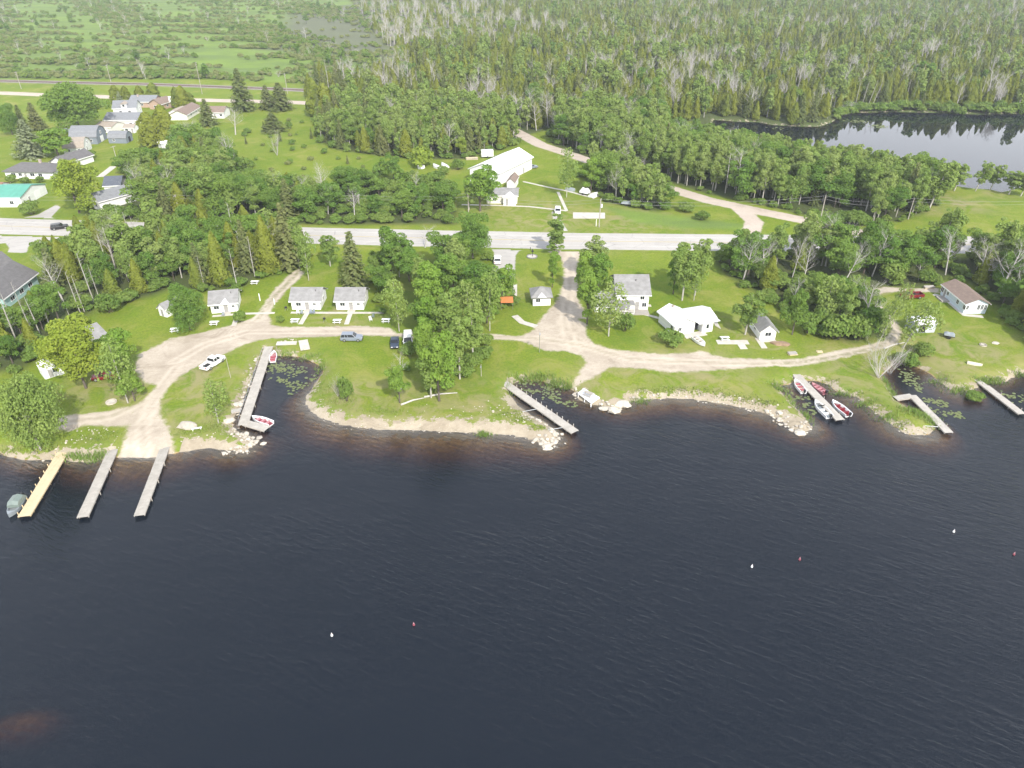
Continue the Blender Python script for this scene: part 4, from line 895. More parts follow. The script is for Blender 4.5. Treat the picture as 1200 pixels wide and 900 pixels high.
for i, (x, b, tp, w_) in enumerate([(134,121,100,16),(146,121,101,14),(162,118,100,12),(178,118,97,17),(205,126,102,14),(212,129,101,17),(222,127,108,14)]):
    treepx('cedar_tree' if w_ < 15 else 'roundcedar', x, b, tp, 'cedar_tree', ['round green cedar beside the small blue spruce','second round cedar behind the white two storey house','small pointed cedar behind the gray roofed house','broad pointed cedar behind the gray roofed house','tall green cedar next to the tan brick house','widest green cedar of the clump by the tan brick house','lowest green cedar of the clump by the brown roofed house'][i], T, w_)
treepx('bluespruce', 139, 128, 106, 'spruce_tree', 'small blue spruce in front of the round village cedars', T, 11)
treepx('spruce_tree', 240, 147, 115, 'spruce_tree', 'dark pointed spruce in front of the brown roofed house', T, 22)
treepx('spruce_tree', 279, 130, 79, 'spruce_tree', 'tall grey-green spruce standing beside the village road', T, 28, var=2)
treepx('bare_tree', 276, 158, 125, 'bare_tree', 'grey bare tree in front of the tall roadside spruce', T, 30)
treepx('spruce_tree', 311, 128, 99, 'spruce_tree', 'shorter of two stout spruces south of the village road', T, 20)
treepx('spruce_tree', 326, 129, 96, 'spruce_tree', 'stout bushy spruce beside the village road', T, 28)
treepx('roundcedar', 366, 136, 92, 'cedar_tree', 'tall yellow-green cedar at the far corner of the open field', T, 22)
treepx('roundcedar', 380, 138, 98, 'cedar_tree', 'lower yellow-green cedar at the far corner of the open field', T, 22)
treepx('spruce_tree', 318, 154, 131, 'spruce_tree', 'bushy green spruce standing alone in the open field', T, 27)
treepx('shrub', 340, 151, 141, 'shrub', 'small dark bush near the lone field spruce', 'shrub', 8)
treepx('barebush', 325, 182, 152, 'bare_bush', 'pale bare bush in the middle of the open field', 'bush', 20)
for i, (x, b, tp, w_) in enumerate([(430,178,158,14),(451,180,160,12),(410,166,143,17),(398,168,146,15),(386,166,147,14)]):
    treepx('spruce_tree', x, b, tp, 'spruce_tree', ['grey-green spruce at the grove edge facing the field','small spruce nearest the yellow bush at the grove edge','tall spruce of the three at the field corner of the grove','middle spruce of the three at the field corner of the grove','outermost spruce of the three at the field corner of the grove'][i], T, w_)
treepx('yellowshrub', 495, 195, 171, 'shrub', 'bright yellow-green round bush near the white boats', 'shrub', 32)
treepx('yellow', 543, 183, 161, 'broadleaf_tree', 'small yellow-green tree at the grove edge behind the pole barn', T, 15)
treepx('bright', 562, 247, 196, 'broadleaf_tree', 'green leafy tree standing against the pole barn', T, 42)
treepx('aspen_tree', 549, 246, 214, 'broadleaf_tree', 'shorter leafy tree beside the tree at the pole barn', T, 20)
treepx('sparse', 664, 231, 174, 'broadleaf_tree', 'thin grey half-bare tree in the lawn by the pole barn', T, 30)
treepx('bright', 694, 226, 184, 'broadleaf_tree', 'bright green tree behind the covered trailer', T, 26)
for x, b, tp, w_, lb in [(577,199,186,16,'round dark bush beside the path to the white boats'),(560,204,194,14,'low bush in front of the round dark bush'),(512,212,200,26,'low grey-green bush in the meadow by the white boats'),(526,223,211,24,'low leafy hedge bush near the pole barn meadow')]:
    treepx('shrub', x-40 if x > 555 else x, b, tp, 'shrub', lb, 'shrub', w_)
treepx('poplar', 650, 298, 250, 'poplar_tree', 'narrow columnar poplar at the edge of the highway apron', T, 25)
treepx('bright', 648, 337, 294, 'broadleaf_tree', 'small green tree on the lawn island beside the driveway', T, 17)
treepx('aspen_tree', 695, 326, 278, 'broadleaf_tree', 'tall pale green tree at the highway end of the driveway', T, 28)
treepx('bright', 686, 348, 293, 'broadleaf_tree', 'tall bright green tree beside the driveway', T, 26)
treepx('bright', 702, 350, 296, 'broadleaf_tree', 'leafy bright tree between driveway and grey roofed house', T, 30)
treepx('bright', 690, 380, 318, 'broadleaf_tree', 'green tree at the gravel end of the driveway', T, 30)
treepx('sparse', 713, 394, 332, 'broadleaf_tree', 'open limbed tree with thick pale trunk before the grey roofed house', T, 50)
treepx('shrub', 732, 388, 366, 'shrub', 'green bush beside the open limbed tree', 'shrub', 24)
treepx('aspen_tree', 805, 352, 283, 'birch_tree', 'tallest birch of the clump on the lawn behind the white roofed house', T, 30)
treepx('aspen_tree', 820, 346, 280, 'birch_tree', 'leafy birch on the forest side of the lawn clump', T, 28)
treepx('bright', 792, 344, 303, 'broadleaf_tree', 'bright green lower tree of the lawn birch clump', T, 22)
treepx('sparse', 813, 352, 300, 'birch_tree', 'half-bare birch in front of the lawn birch clump', T, 26)
treepx('aspen_tree', 879, 392, 341, 'birch_tree', 'pale leafy tree beside the small cabin with grey roof', T, 30)
treepx('shrub', 788, 403, 388, 'shrub', 'green bush at the corner of the white roofed house', 'shrub', 30)
treepx('big', 215, 387, 334, 'maple_tree', 'dense dark green tree between the small shed and a white cabin', T, 50)
treepx('yellow', 86, 455, 384, 'oak_tree', 'yellow-green spreading oak over the hidden white cottage', T, 80)
treepx('yellow', 68, 432, 392, 'oak_tree', 'smaller yellow-green tree behind the spreading oak', T, 40)
treepx('bigwillow', 27, 526, 440, 'willow_tree', 'big light green willow on the river bank by the new dock', T, 76)
treepx('sparse', 150, 472, 398, 'broadleaf_tree', 'grey half-bare tree leaning over the dark red car', T, 46)
treepx('bright', 152, 470, 436, 'broadleaf_tree', 'low green tree with pale trunk beside the gravel lot', T, 30)
treepx('bright', 138, 440, 386, 'broadleaf_tree', 'bright green tree over the roof of the hidden cottage', T, 34)
treepx('bright', 118, 434, 396, 'broadleaf_tree', 'round green tree between the oak and the hidden cottage', T, 30)
treepx('yellowshrub', 90, 392, 366, 'shrub', 'yellow-green thicket bush behind the hidden cottage roof', 'shrub', 34)
treepx('yellowshrub', 75, 406, 384, 'shrub', 'yellow bush beside the bare trunks behind the oak', 'shrub', 30)
treepx('shrub', 130, 366, 344, 'shrub', 'dark green thicket bush at the corner of the mown clearing', 'shrub', 30)
treepx('sparse', 256, 495, 444, 'broadleaf_tree', 'young thin tree on the lawn near the long L shaped dock', T, 38)
treepx('barebush', 396, 464, 437, 'bare_bush', 'grey bare bush on the lawn beside the lily cove', 'bush', 20)
treepx('shrub', 406, 470, 440, 'shrub', 'leafy green bush growing out of the bare lawn bush', 'shrub', 18)
treepx('bare_tree', 470, 456, 414, 'bare_tree', 'grey leafless tree in front of the parked white van', T, 26)
treepx('bright', 466, 472, 428, 'broadleaf_tree', 'green leafy tree under the leafless tree on the point', T, 26)
treepx('spruce_tree', 411, 334, 270, 'spruce_tree', 'tall grey-green spruce behind the eastern white cabin', T, 33, var=1)
treepx('sparse', 362, 329, 272, 'broadleaf_tree', 'olive half-bare tree where the track enters the woods', T, 26)
treepx('aspen_tree', 384, 312, 276, 'broadleaf_tree', 'olive green tree between the track and the tall spruce', T, 24)
treepx('broadleaf_tree', 455, 319, 262, 'broadleaf_tree', 'broad green tree with visible grey trunk by the highway', T, 46)
treepx('big', 553, 303, 250, 'maple_tree', 'round dark green tree beside the highway apron', T, 52)
treepx('bare_tree', 498, 290, 266, 'bare_tree', 'bare grey tree at the highway edge beside the round tree', T, 28)
for x, b, tp, w_, lb, k in [(512,470,392,42,'tall green tree at the river end of the central grove','bright'),(503,466,410,30,'leafy tree with pale trunk nearest the river in the central grove','aspen_tree'),(537,444,372,34,'tall tree with twin pale trunks in the central grove','aspen_tree'),(553,424,352,30,'pale barked tree on the gravel side of the central grove','aspen_tree'),
    (574,388,318,34,'grey limbed tree beside the orange tarp','sparse'),(570,378,322,30,'leafy tree behind the grey limbed tree by the orange tarp','bright'),(500,372,308,44,'high rounded light green tree in the middle of the central grove','bright'),(468,388,326,34,'olive tree beside the last picnic table','sparse'),
    (507,402,345,38,'dark green tree between the van and the heart of the grove','bright'),(530,345,296,40,'green tree between the round tree and the heart of the grove','bright'),(478,330,288,38,'dark leafy tree behind the eastern cabin lawn','broadleaf_tree'),(528,408,340,36,'yellow-green tree above the gravel lane in the grove','aspen_tree'),
    (550,394,330,36,'half-bare grey tree in the heart of the grove','sparse'),(589,354,312,30,'light green tree over the parking place of the white truck','bright'),(452,348,308,30,'green tree behind the tall spruce lawn','broadleaf_tree'),(497,434,376,30,'leafy tree just beside the white van','bright')]:
    treepx(k, x, b, tp, 'broadleaf_tree', lb, T, w_)
for i, (x, b, tp, lb) in enumerate([(110,353,296,'tallest white bare trunk leaning behind the mown clearing'),(116,348,310,'straight pale bare trunk next to the tallest white trunk'),(94,366,318,'pale bare trunk leaning beside the yellow thicket'),(99,365,322,'grey bare trunk behind the yellow thicket'),(62,391,366,'short broken pale trunk in the thicket'),(42,400,352,'long pale bare trunk below the dark roofed house'),(20,388,340,'bare pole trunk in front of the teal wall'),(5,396,350,'bare pale trunk at the edge of the dark roofed house'),(279,340,292,'thin white leaning trunk behind the western cabin'),(240,338,300,'thin pale trunk among the cedars behind the western cabin'),(30,372,330,'grey dead trunk close to the teal wall'),(82,372,340,'grey dead sapling trunk near the yellow thicket')]):
    treepx('snag', x, b, tp, 'dead_tree', lb, T, lean=(0, -.02, ) if x < 200 else None)
treepx('bare_tree', 74, 352, 300, 'bare_tree', 'fluffy pale dead tree behind the dark roofed house', T, 34)
treepx('bare_tree', 986, 337, 282, 'dead_tree', 'big white dead birch in the eastern woods', T, 26, lean=(0, .3))
treepx('bare_tree', 927, 329, 274, 'bare_tree', 'tall bare grey tree of the pair in the eastern woods', T, 22)
treepx('bare_tree', 941, 333, 286, 'bare_tree', 'bushy bare grey tree of the pair in the eastern woods', T, 26)
treepx('bare_tree', 1108, 322, 270, 'dead_tree', 'white forked dead tree behind the mobile home', T, 34)
treepx('barebush', 1030, 441, 396, 'bare_bush', 'large grey leafless willow leaning over the inlet', 'bush', 58)
treepx('barebush', 1044, 432, 398, 'bare_bush', 'grey leafless willow on the shed side of the inlet', 'bush', 34)
treepx('sparse', 1058, 408, 350, 'broadleaf_tree', 'thin white trunked tree hanging over the metal shed', T, 44, lean=(0, .22))
treepx('sparse', 1026, 408, 330, 'broadleaf_tree', 'thin young birch beside the gravel turn', T, 26, lean=(0, .18))
for x, b, tp, w_, lb in [(980,397,368,40,'large green thicket bush at the bend of the gravel track'),(1004,398,370,34,'green thicket bush nearest the gravel turn'),(946,390,366,26,'leafy bush behind the round lawn'),(962,384,358,28,'dark bush behind the large thicket bush'),(1062,422,404,30,'bright green bush beside the inlet'),(1082,416,402,26,'low leafy bush on the shed side of the inlet'),(1020,390,360,26,'thin bush at the gravel turn'),(330,378,369,10,'small round bush by the forked track'),(281,378,364,15,'yellow-green small bush at the corner of the western cabin'),(105,186,176,16,'small bush behind the white barn'),(30,215,207,12,'small clipped bush under the ranch house windows'),(47,214,206,10,'round bush by the ranch house wall'),(14,214,204,12,'dark bush at the end of the ranch house'),
    (38,252,234,22,'dark bush at the corner of the teal roofed building'),(803,248,236,20,'dark grass clump bush in the wet meadow'),(822,258,247,18,'low bush at the edge of the wet meadow'),(1142,462,452,22,'low reedy bush on the river bank by the long eastern dock')]:
    treepx('shrub', x, b, tp, 'shrub', lb, 'shrub', w_)
treepx('broadleaf_tree', 935, 392, 342, 'broadleaf_tree', 'grey-green tree beside the small grey roofed cabin lawn', T, 32)
for i, (x, b, tp, w_, lb) in enumerate([(1088,246,185,30,'tall leaning birch at the pond end of the strip'),(1118,224,192,20,'birch beside the sandy path by the pond'),(1143,224,188,18,'slim birch with white trunk at the pond edge'),(1160,223,192,18,'last slim birch before the pond path'),(1182,228,200,22,'birch at the frame edge beyond the pond path'),(1196,230,202,22,'bushy birch beside the pond path end')]):
    treepx('aspen_tree', x, b, tp, 'birch_tree', lb, T, w_, lean=(0, .12))
for i, x in enumerate((1002, 1010, 1017, 1022)):
    treepx('snag', x, 124, 94, 'dead_tree', 'white dead trunk standing on the far bank of the pond', T, group='white dead trunks on the far pond bank', lean=(0, .08*i))

for x, b, tp, w_, lb in [(18,394,360,40,'dark leafy tree in front of the teal walled lodge'),(42,386,350,34,'leafy tree at the corner of the teal walled lodge'),(60,376,332,34,'green tree among the pale trunks by the lodge'),(-4,388,354,36,'leafy tree at the frame edge below the lodge')]:
    treepx('broadleaf_tree', x, b, tp, 'broadleaf_tree', lb, T, w_)
for k, nm, x, b, tp, w_, lb in [('spruce_tree','spruce_tree',331,316,236,30,'tallest grey-green spruce at the track end of the western woods'),('cedar_tree','cedar_tree',309,321,254,22,'tall yellow-green cedar beside the tallest spruce'),('aspen_tree','aspen_tree',345,314,256,22,'tall pale trunked tree hiding the highway above the cabin track'),('spruce_tree','spruce_tree',352,303,262,18,'slim spruce at the highway end of the western woods'),('cedar_tree','cedar_tree',252,335,272,20,'yellow-green cedar right behind the gabled cabin roof')]:
    treepx(k, x, b, tp, nm, lb, T, w_)
# ------------------------------------------------------------------ woods: scattered in zones, the largest in view as trees of their own

# ------------------------------------------------------------------ woods: scattered by zone; the largest in view are trees of their own, the rest one far wood
PICK = {  # zone: spacing (m), kind weights, height factor, phrase
 'west': (4.6, dict(cedar=.36, broad=.20, aspen=.17, spruce=.08, bare=.07, sparse=.05, snag=.06, shrub=.05), 1.0, 'in the woods between the highway and the western cabins'),
 'northwest': (4.5, dict(broad=.40, cedar=.14, aspen=.20, bare=.08, sparse=.06, spruce=.06, shrub=.10), 1.0, 'in the woods between the village and the highway'),
 'field': (9.5, dict(shrub=.55, greyshrub=.35, spruce=.06, barebush=.04), .42, 'in the open meadow south of the village road'),
 'bushes': (4.2, dict(shrub=.60, broad=.28, bare=.07, aspen=.05), .74, 'in the bushy belt along the north side of the highway'),
 'grove': (4.3, dict(aspen=.46, broad=.10, spruce=.18, cedar=.16, bare=.05, shrub=.05), .95, 'in the grove behind the pole barn'),
 'strip': (4.1, dict(aspen=.50, broad=.18, spruce=.08, cedar=.04, bare=.06, sparse=.08, snag=.05, shrub=.03), 1.05, 'in the wooded strip between side road and pond'),
 'rvclump': (3.6, dict(broad=.40, aspen=.32, bare=.08, shrub=.20), .95, 'in the thicket behind the covered trailer'),
 'east': (4.4, dict(broad=.24, aspen=.30, cedar=.12, spruce=.03, bare=.13, sparse=.09, snag=.05, shrub=.13), 1.0, 'in the eastern woods south of the highway'),
 'center': (9.5, dict(broad=.45, aspen=.35, shrub=.20), .9, 'in the central grove beside the asphalt apron'),
 'forest': (5.1, dict(cedar=.58, aspen=.12, broad=.03, spruce=.15, bare=.055, snag=.03), 1.06, 'in the big forest beyond the side road'),
}
LOOK = {'cedar': ('cedar_tree', 'narrow yellow-green cedar'), 'broad': ('broadleaf_tree', 'leafy green tree'), 'aspen': ('aspen_tree', 'slim pale trunked leafy tree'), 'spruce': ('spruce_tree', 'pointed dark spruce'),
        'bare': ('bare_tree', 'grey leafless tree'), 'snag': ('dead_tree', 'pale thin dead tree'), 'sparse': ('thin_tree', 'half-bare grey-green tree'), 'shrub': ('shrub', 'green bush'), 'greyshrub': ('shrub', 'grey-green bush'), 'barebush': ('bare_bush', 'grey bare bush')}
KEY = {'cedar': 'cedar_tree', 'broad': 'broadleaf_tree', 'aspen': 'aspen_tree', 'spruce': 'spruce_tree', 'bare': 'bare_tree', 'snag': 'snag', 'sparse': 'sparse', 'shrub': 'shrub', 'greyshrub': 'greyshrub', 'barebush': 'barebush'}
HT_ = {'cedar': (7, 12), 'broad': (8, 13.5), 'aspen': (10, 16), 'spruce': (9, 15), 'bare': (10, 15), 'snag': (9, 14), 'sparse': (9, 13), 'shrub': (2.6, 5.5), 'greyshrub': (2.2, 4), 'barebush': (3, 5)}
CUT_PARTS, CUT_OWN, MAXK = 330.0, 430.0, 290
def scatter(poly, step, g):
    """even but irregular points inside a polygon, looser with distance"""
    lo, hi = poly.min(0), poly.max(0); out = []
    y = lo[1]
    while y < hi[1]:
        s = step*(1+max(0, y-350)/900); x = lo[0]+g.uniform(0, s); row = []
        while x < hi[0]: row.append((x+g.normal()*s*.28, y+g.normal()*s*.28)); x += s*g.uniform(.8, 1.25)
        out += row; y += s*.9
    P = np.array(out); sd = sdf(P, poly); u = np.abs(P[:, 0])/(P[:, 1]+60)
    k = (sd > .3) & (u < .92); return P[k], sd[k]
# what the photograph shows unhidden: pixel boxes that trees standing nearer must not cover
VIEW = [(108,144,205,243), (84,160,120,169), (8,64,186,211), (0,40,300,345), (548,622,170,240), (1100,1158,320,366), (783,842,360,398), (486,526,190,200), (716,762,322,366), (240,284,340,370), (128,158,150,172), (150,192,160,175), (192,264,112,140), (620,648,335,360), (615,655,160,184), (775,860,214,258), (860,1000,226,248), (60,78,262,276), (890,912,372,398), (650,704,215,234), (370,440,264,288), (455,510,268,290), (1060,1102,376,392), (1050,1082,338,352), (280,365,130,210), (1004,1050,94,126), (978,1020,284,328), (918,956,278,322), (1094,1122,272,318), (90,114,302,348), (64,86,305,340), (268,282,296,330), (480,512,268,284)]
TOPS = [(640,128),(700,120),(790,142),(833,148),(883,154),(933,161),(967,167),(1000,172),(1033,175),(1060,178),(1120,190)]
def px_of(x, y, z=Z0):
    Zc = y*CP+(CAMZ-z)*SP; return 600+F*x/Zc, 450-F*(y*SP-(CAMZ-z)*CP)/Zc
def sight(zn, kind, x, y, h):
    """height a tree may have before it hides something the photograph shows"""
    for _ in range(7):
        bx, by = px_of(x, y); tx, ty = px_of(x, y, Z0+h); w_ = {'cedar': .20, 'broad': .36, 'aspen': .20, 'spruce': .2, 'bare': .22, 'snag': .08}.get(kind, .6)*h*scale_at(by)
        x0, x1 = min(bx, tx)-w_, max(bx, tx)+w_; bad = False
        for a0, a1, b0, b1 in VIEW:
            if x1 > a0 and x0 < a1 and by > b1-3 and ty < b1-(b1-b0)*.12: bad = True
        if zn == 'strip' and tx > 780 and ty < random.uniform(-7, 9)+np.interp(tx, [t_[0] for t_ in TOPS], [t_[1] for t_ in TOPS]): bad = True
        if not bad: return h
        h *= .8
    return h
CAND = []
g = np.random.default_rng(99)
hs = np.array(HOUSES); pl = np.array(PLACED)
for zn, (step, wts, hf, ph) in PICK.items():
    P, sd = scatter(Z[zn], step, g)
    ok = ROADSD(P) < -1.8
    if zn == 'forest':
        ok &= -np.maximum(sdf(P, RIVER), sdf(P, POND)) > .5
        sw = sdf(P, Z['swamp']) > 0
    else:
        sw = np.zeros(len(P), bool)
    for h_ in hs: ok &= ((P[:, 0]-h_[0])**2+(P[:, 1]-h_[1])**2) > (h_[2]+1.2)**2
    for p_ in pl: ok &= ((P[:, 0]-p_[0])**2+(P[:, 1]-p_[1])**2) > (p_[2]*.62)**2
    P = P[ok]; sd = sd[ok]; sw = sw[ok]; ks = list(wts); pr = np.array([wts[k] for k in ks]); pr /= pr.sum()
    # kinds grow in patches
    pat = np.stack([wave2(P, 34, 500+i)*1.5+wave2(P, 11, 600+i) for i in range(len(ks))], 1); pick = np.argmax(np.log(pr)[None]+pat*.75+g.gumbel(size=(len(P), len(ks)))*.75, 1)
    dl = -np.maximum(sdf(P, RIVER), sdf(P, POND))
    for (x, y), s_, k, isw, d_, gr in zip(P, sd, pick, sw, dl, wave2(P*np.array([1, .7]), 130, 881)+.6*wave2(P, 40, 882)):
        kind = ks[k]
        if zn == 'forest' and gr > .22 and g.uniform() < .34: kind = g.choice(['bare', 'snag', 'bare', 'barebush'])
        if isw: kind = g.choice(['barebush', 'greyshrub', 'bare', 'greyshrub', 'cedar', 'greyshrub', 'shrub'])
        lo, hi = HT_[kind]; h = (lo+(hi-lo)*g.uniform())*hf
        if zn == 'west' and y < 175 and kind in ('aspen', 'broad'): h *= .85
        if s_ < 3 and kind in ('broad', 'aspen') and zn != 'strip': h *= .72
        h2 = sight(zn, kind, x, y, h)
        if h2 < h*.62 and kind not in ('shrub', 'greyshrub'): kind = 'shrub'; h2 = min(h2, 4.0)
        if h2 < 1.0: continue
        if kind == 'shrub': h2 = sight(zn, kind, x, y, h2)
        CAND.append((zn, kind, float(x), float(y), float(h2), ph))
# undergrowth along the wood edges
for zn in ('west', 'east', 'northwest', 'strip', 'grove', 'rvclump', 'center'):
    poly = Z[zn]; n = len(poly)
    for i in range(n):
        a, b = poly[i], poly[(i+1) % n]; L_ = np.linalg.norm(b-a)
        for q in np.arange(0, L_, 2.8 if zn != 'center' else 6):
            p = a+(b-a)*q/L_+g.normal(size=2)*1.2
            if ROADSD(p[None])[0] > -1.2 or g.uniform() < .25 or any((p[0]-h_[0])**2+(p[1]-h_[1])**2 < h_[2]**2 for h_ in hs) or any((p[0]-h_[0])**2+(p[1]-h_[1])**2 < (h_[2]*.5)**2 for h_ in pl): continue
            if abs(p[0])/(p[1]+60) > .92: continue
            CAND.append((zn, 'shrub', float(p[0]), float(p[1]), g.uniform(1.2, 3.0), PICK[zn][3].replace('in the', 'at the edge of the')))
for i in range(2, 14):
    a, b = POND[i], POND[i+1]; L_ = np.linalg.norm(b-a)
    for q in np.arange(0, L_, 2.2):
        p = a+(b-a)*q/L_; p = p+np.array([0, 1.0])*g.uniform(-.4, 2.6)+g.normal(size=2)*.7
        if 980 < px_of(p[0], p[1])[0] < 1260: CAND.append(('forest', 'shrub', float(p[0]), float(p[1]), g.uniform(2.5, 5.5), 'along the far bank of the pond'))
# bands of brush in the marsh, a pond-side fringe and the wet meadow
mp, sd = scatter(Z['marsh'], 3.4, g)
band = wave2(mp*np.array([.45, 1.7]), 70, 71)+.7*wave2(mp*np.array([.7, 1.8]), 30, 72)+.35*wave2(mp, 14, 73)
for (x, y), b in zip(mp, band):
    near_rail = y < 500
    if b > (-.35 if near_rail else .20)+g.normal()*.10:
        if ROADSD(np.array([[x, y]]))[0] > -4: continue
        k = g.choice(['greyshrub', 'shrub', 'barebush', 'bare', 'broad'], p=[.66, .30, .02, .01, .01]); lo, hi = HT_[k]
        CAND.append(('marsh', k, float(x), float(y), float((lo+(hi-lo)*g.uniform())*(.75 if k != 'broad' else .7)), 'in the open marsh beyond the railway'))
# which of them are things of their own: the largest in the photograph of each kind
def apparent(c): return c[4]/math.hypot(c[3], 77)*(1 if 0 <= px_of(c[2], c[3])[0] <= 1200 else .2)
byk = {}
for c in CAND: byk.setdefault(LOOK[c[1]][0], []).append(c)
existing = {}
for o in COL.objects:
    if o.get('category'): existing[o.name.split('.')[0]] = existing.get(o.name.split('.')[0], 0)+1
rest = []
NSING = {}
for k, cs in byk.items():
    cs.sort(key=apparent, reverse=True); lim = MAXK-existing.get(k, 0)
    for i, c in enumerate(cs):
        zn, kind, x, y, h, ph = c; px = px_of(x, y)[0]
        if i >= lim or y > CUT_OWN or not (-25 < px < 1225): rest.append(c); continue
        nm, lk = LOOK[kind]; NSING[nm] = NSING.get(nm, 0)+1
        edge = 'edge' in ph or 'bank' in ph
        lb = ('low ' if edge else '')+lk+' '+ph
        plant(KEY[kind], x, y, h, nm, lb, 'shrub' if nm in ('shrub', 'bare_bush') else 'tree', lk+'s '+ph, wide=random.uniform(.9, 1.35), parts=(y < CUT_PARTS and kind not in ('shrub', 'greyshrub') and h > 5), sink=0)
print('single trees', NSING, 'rest', len(rest))

def instancer(name, items, label, cat=None):
    """one object that scatters the far prototypes"""
    col = bpy.data.collections.new(name+'_kinds')
    for i, o in enumerate(FAR):
        if o.name not in col.objects: col.objects.link(o)
        o.name = 'far_tree_%03d' % i
    n = len(items); V = np.array([(c[2], c[3], 0) for c in items]); V[:, 2] = H(V[:, :2])-.1
    me = bpy.data.meshes.new(name); me.vertices.add(n); me.vertices.foreach_set('co', V.astype(np.float32).ravel())
    base = {'sparse': 13, 'cedar': 10, 'broad': 11, 'aspen': 13, 'spruce': 13, 'bare': 11, 'snag': 12, 'barebush': 4.5, 'shrub': 3.0, 'greyshrub': 2.6}
    for nm, arr in (('hgt', [c[4]/base[c[1]] for c in items]), ('turn', np.random.default_rng(5).uniform(0, 6.28, n))):
        a = me.attributes.new(nm, 'FLOAT', 'POINT'); a.data.foreach_set('value', np.array(arr, np.float32))
    a = me.attributes.new('pick', 'INT', 'POINT'); a.data.foreach_set('value', np.array([random.choice(FK[c[1]]) for c in items], np.int32)); me.update()
    o = link(name, me); tag(o, label, kind='stuff')
    ng = bpy.data.node_groups.new(name, 'GeometryNodeTree'); ng.interface.new_socket('Geometry', in_out='INPUT', socket_type='NodeSocketGeometry'); ng.interface.new_socket('Geometry', in_out='OUTPUT', socket_type='NodeSocketGeometry')
    N = ng.nodes; L = ng.links; gi = N.new('NodeGroupInput'); go = N.new('NodeGroupOutput'); ip = N.new('GeometryNodeInstanceOnPoints'); ci = N.new('GeometryNodeCollectionInfo'); ci.inputs[0].default_value = col; ci.inputs[1].default_value = True; ci.inputs[2].default_value = True
    def at(nm, ty): x = N.new('GeometryNodeInputNamedAttribute'); x.data_type = ty; x.inputs[0].default_value = nm; return x.outputs[0]
    cx = N.new('ShaderNodeCombineXYZ'); L.new(at('turn', 'FLOAT'), cx.inputs[2]); ip.inputs['Pick Instance'].default_value = True
    L.new(gi.outputs[0], ip.inputs['Points']); L.new(ci.outputs[0], ip.inputs['Instance']); L.new(at('pick', 'INT'), ip.inputs['Instance Index']); L.new(cx.outputs[0], ip.inputs['Rotation']); L.new(at('hgt', 'FLOAT'), ip.inputs['Scale']); L.new(ip.outputs[0], go.inputs[0])
    md = o.modifiers.new('scatter', 'NODES'); md.node_group = ng
    return o
far_f = [c for c in rest if c[0] != 'marsh']; far_m = [c for c in rest if c[0] == 'marsh']
instancer('forest', far_f, 'dense far wood of cedars, aspens and dead trunks')
instancer('marsh_brush', far_m, 'bands of low grey-green brush in the marsh')
# ------------------------------------------------------------------ docks
PLANK = {'grey': M_('weathered_planks', (.42,.39,.35), (.30,.28,.245), .9, .95, .3, (0, .16)), 'new': M_('new_yellow_planks', (.60,.49,.32), (.52,.42,.27), .9, .85, .3, (0, .16)), 'pale': M_('pale_planks', (.46,.43,.385), (.34,.315,.28), .9, .9, .3, (0, .16))}
POSTM = M_('dock_post_wood', (.45,.41,.35), (.34,.30,.26), 3, .95); NEWPOST = M_('new_post_wood', (.60,.47,.28), (.5,.39,.22), 3, .9); STEEL = M_('galvanised_pipe', (.42,.43,.44), (.34,.35,.36), 3, .5, metal=.6)
FLOATM = M_('dark_dock_float', (.06,.06,.065), (.04,.04,.045), 2, .8)
def deckrun(root, A, B, w, z, mat, post, posts='', name='deck'):
    """one straight run of dock: planks across, two stringers, legs; A and B in the root's frame"""
    A, B = Vector((*A, 0)), Vector((*B, 0)); d = B-A; L = d.length; rz = math.atan2(d.y, d.x)
    g_ = bpy.data.objects.new('deck', None)
    m = MB(); M4 = Matrix.Translation(A) @ Matrix.Rotation(rz, 4, 'Z'); n = int(L/.17); rr = random.Random(int(L*100))
    def put(mb, x0, x1, y0, y1, z0, z1): 
        b = MB(); b.box(x0, x1, y0, y1, z0, z1); mb.add([M4 @ Vector(v) for v in b.v], b.f)
    for k in range(n): put(m, L*k/n, L*(k+1)/n-.012, -w/2+rr.uniform(-.02, .02), w/2+rr.uniform(-.02, .02), z-.05, z+rr.uniform(-.006, .006))
    o = m.build(name, mat, root)
    for s in (-1, 1):
        m = MB(); put(m, .05, L-.05, s*(w/2-.06)-.04, s*(w/2-.06)+.04, z-.26, z-.055); m.build('stringer', post, root)
    k = 0; x = .6
    while x < L:
        for s in (-1, 1):
            if (M4 @ Vector((x, 0, 0))) and True:
                m = MB(); m.tube([M4 @ Vector((x, s*(w/2-.16), -2.2)), M4 @ Vector((x, s*(w/2-.16), z-.06))], .06, 6); m.build('leg', post, root)
        x += 3.4
    for s, step, hgt in posts:
        x = step*.6
        while x < L-.1:
            m = MB(); m.tube([M4 @ Vector((x, s*(w/2+.07), -1.8)), M4 @ Vector((x, s*(w/2+.07), z+hgt))], .075, 7); m.build('mooring_post', post, root); x += step
    return M4, L
def dock(label, runs, mat='grey', post=None, z=.6, group=None):
    a = G(*runs[0][0], 0.6); root = empty('dock', (a[0], a[1], 0), 0, label, 'dock', group); out = []
    for A, B, w, posts in runs:
        p, q = G(*A, .6), G(*B, .6); out.append(deckrun(root, (p[0]-a[0], p[1]-a[1]), (q[0]-a[0], q[1]-a[1]), w, z, PLANK[mat], post or POSTM, posts)); z += .004
    return root, out
dock('new yellow plank dock with short posts along one side', [((79.5,520), (28,605), 1.9, [(-1, 1.75, .42)])], 'new', NEWPOST)
dock('weathered grey dock in the middle of the three at the boat ramp', [((139,512), (96.5,606), 1.75, [(1, 6.0, .25)])])
dock('weathered grey dock on the rocky side of the boat ramp', [((197,514), (163,604), 1.65, [(1, 4.6, .22)])])
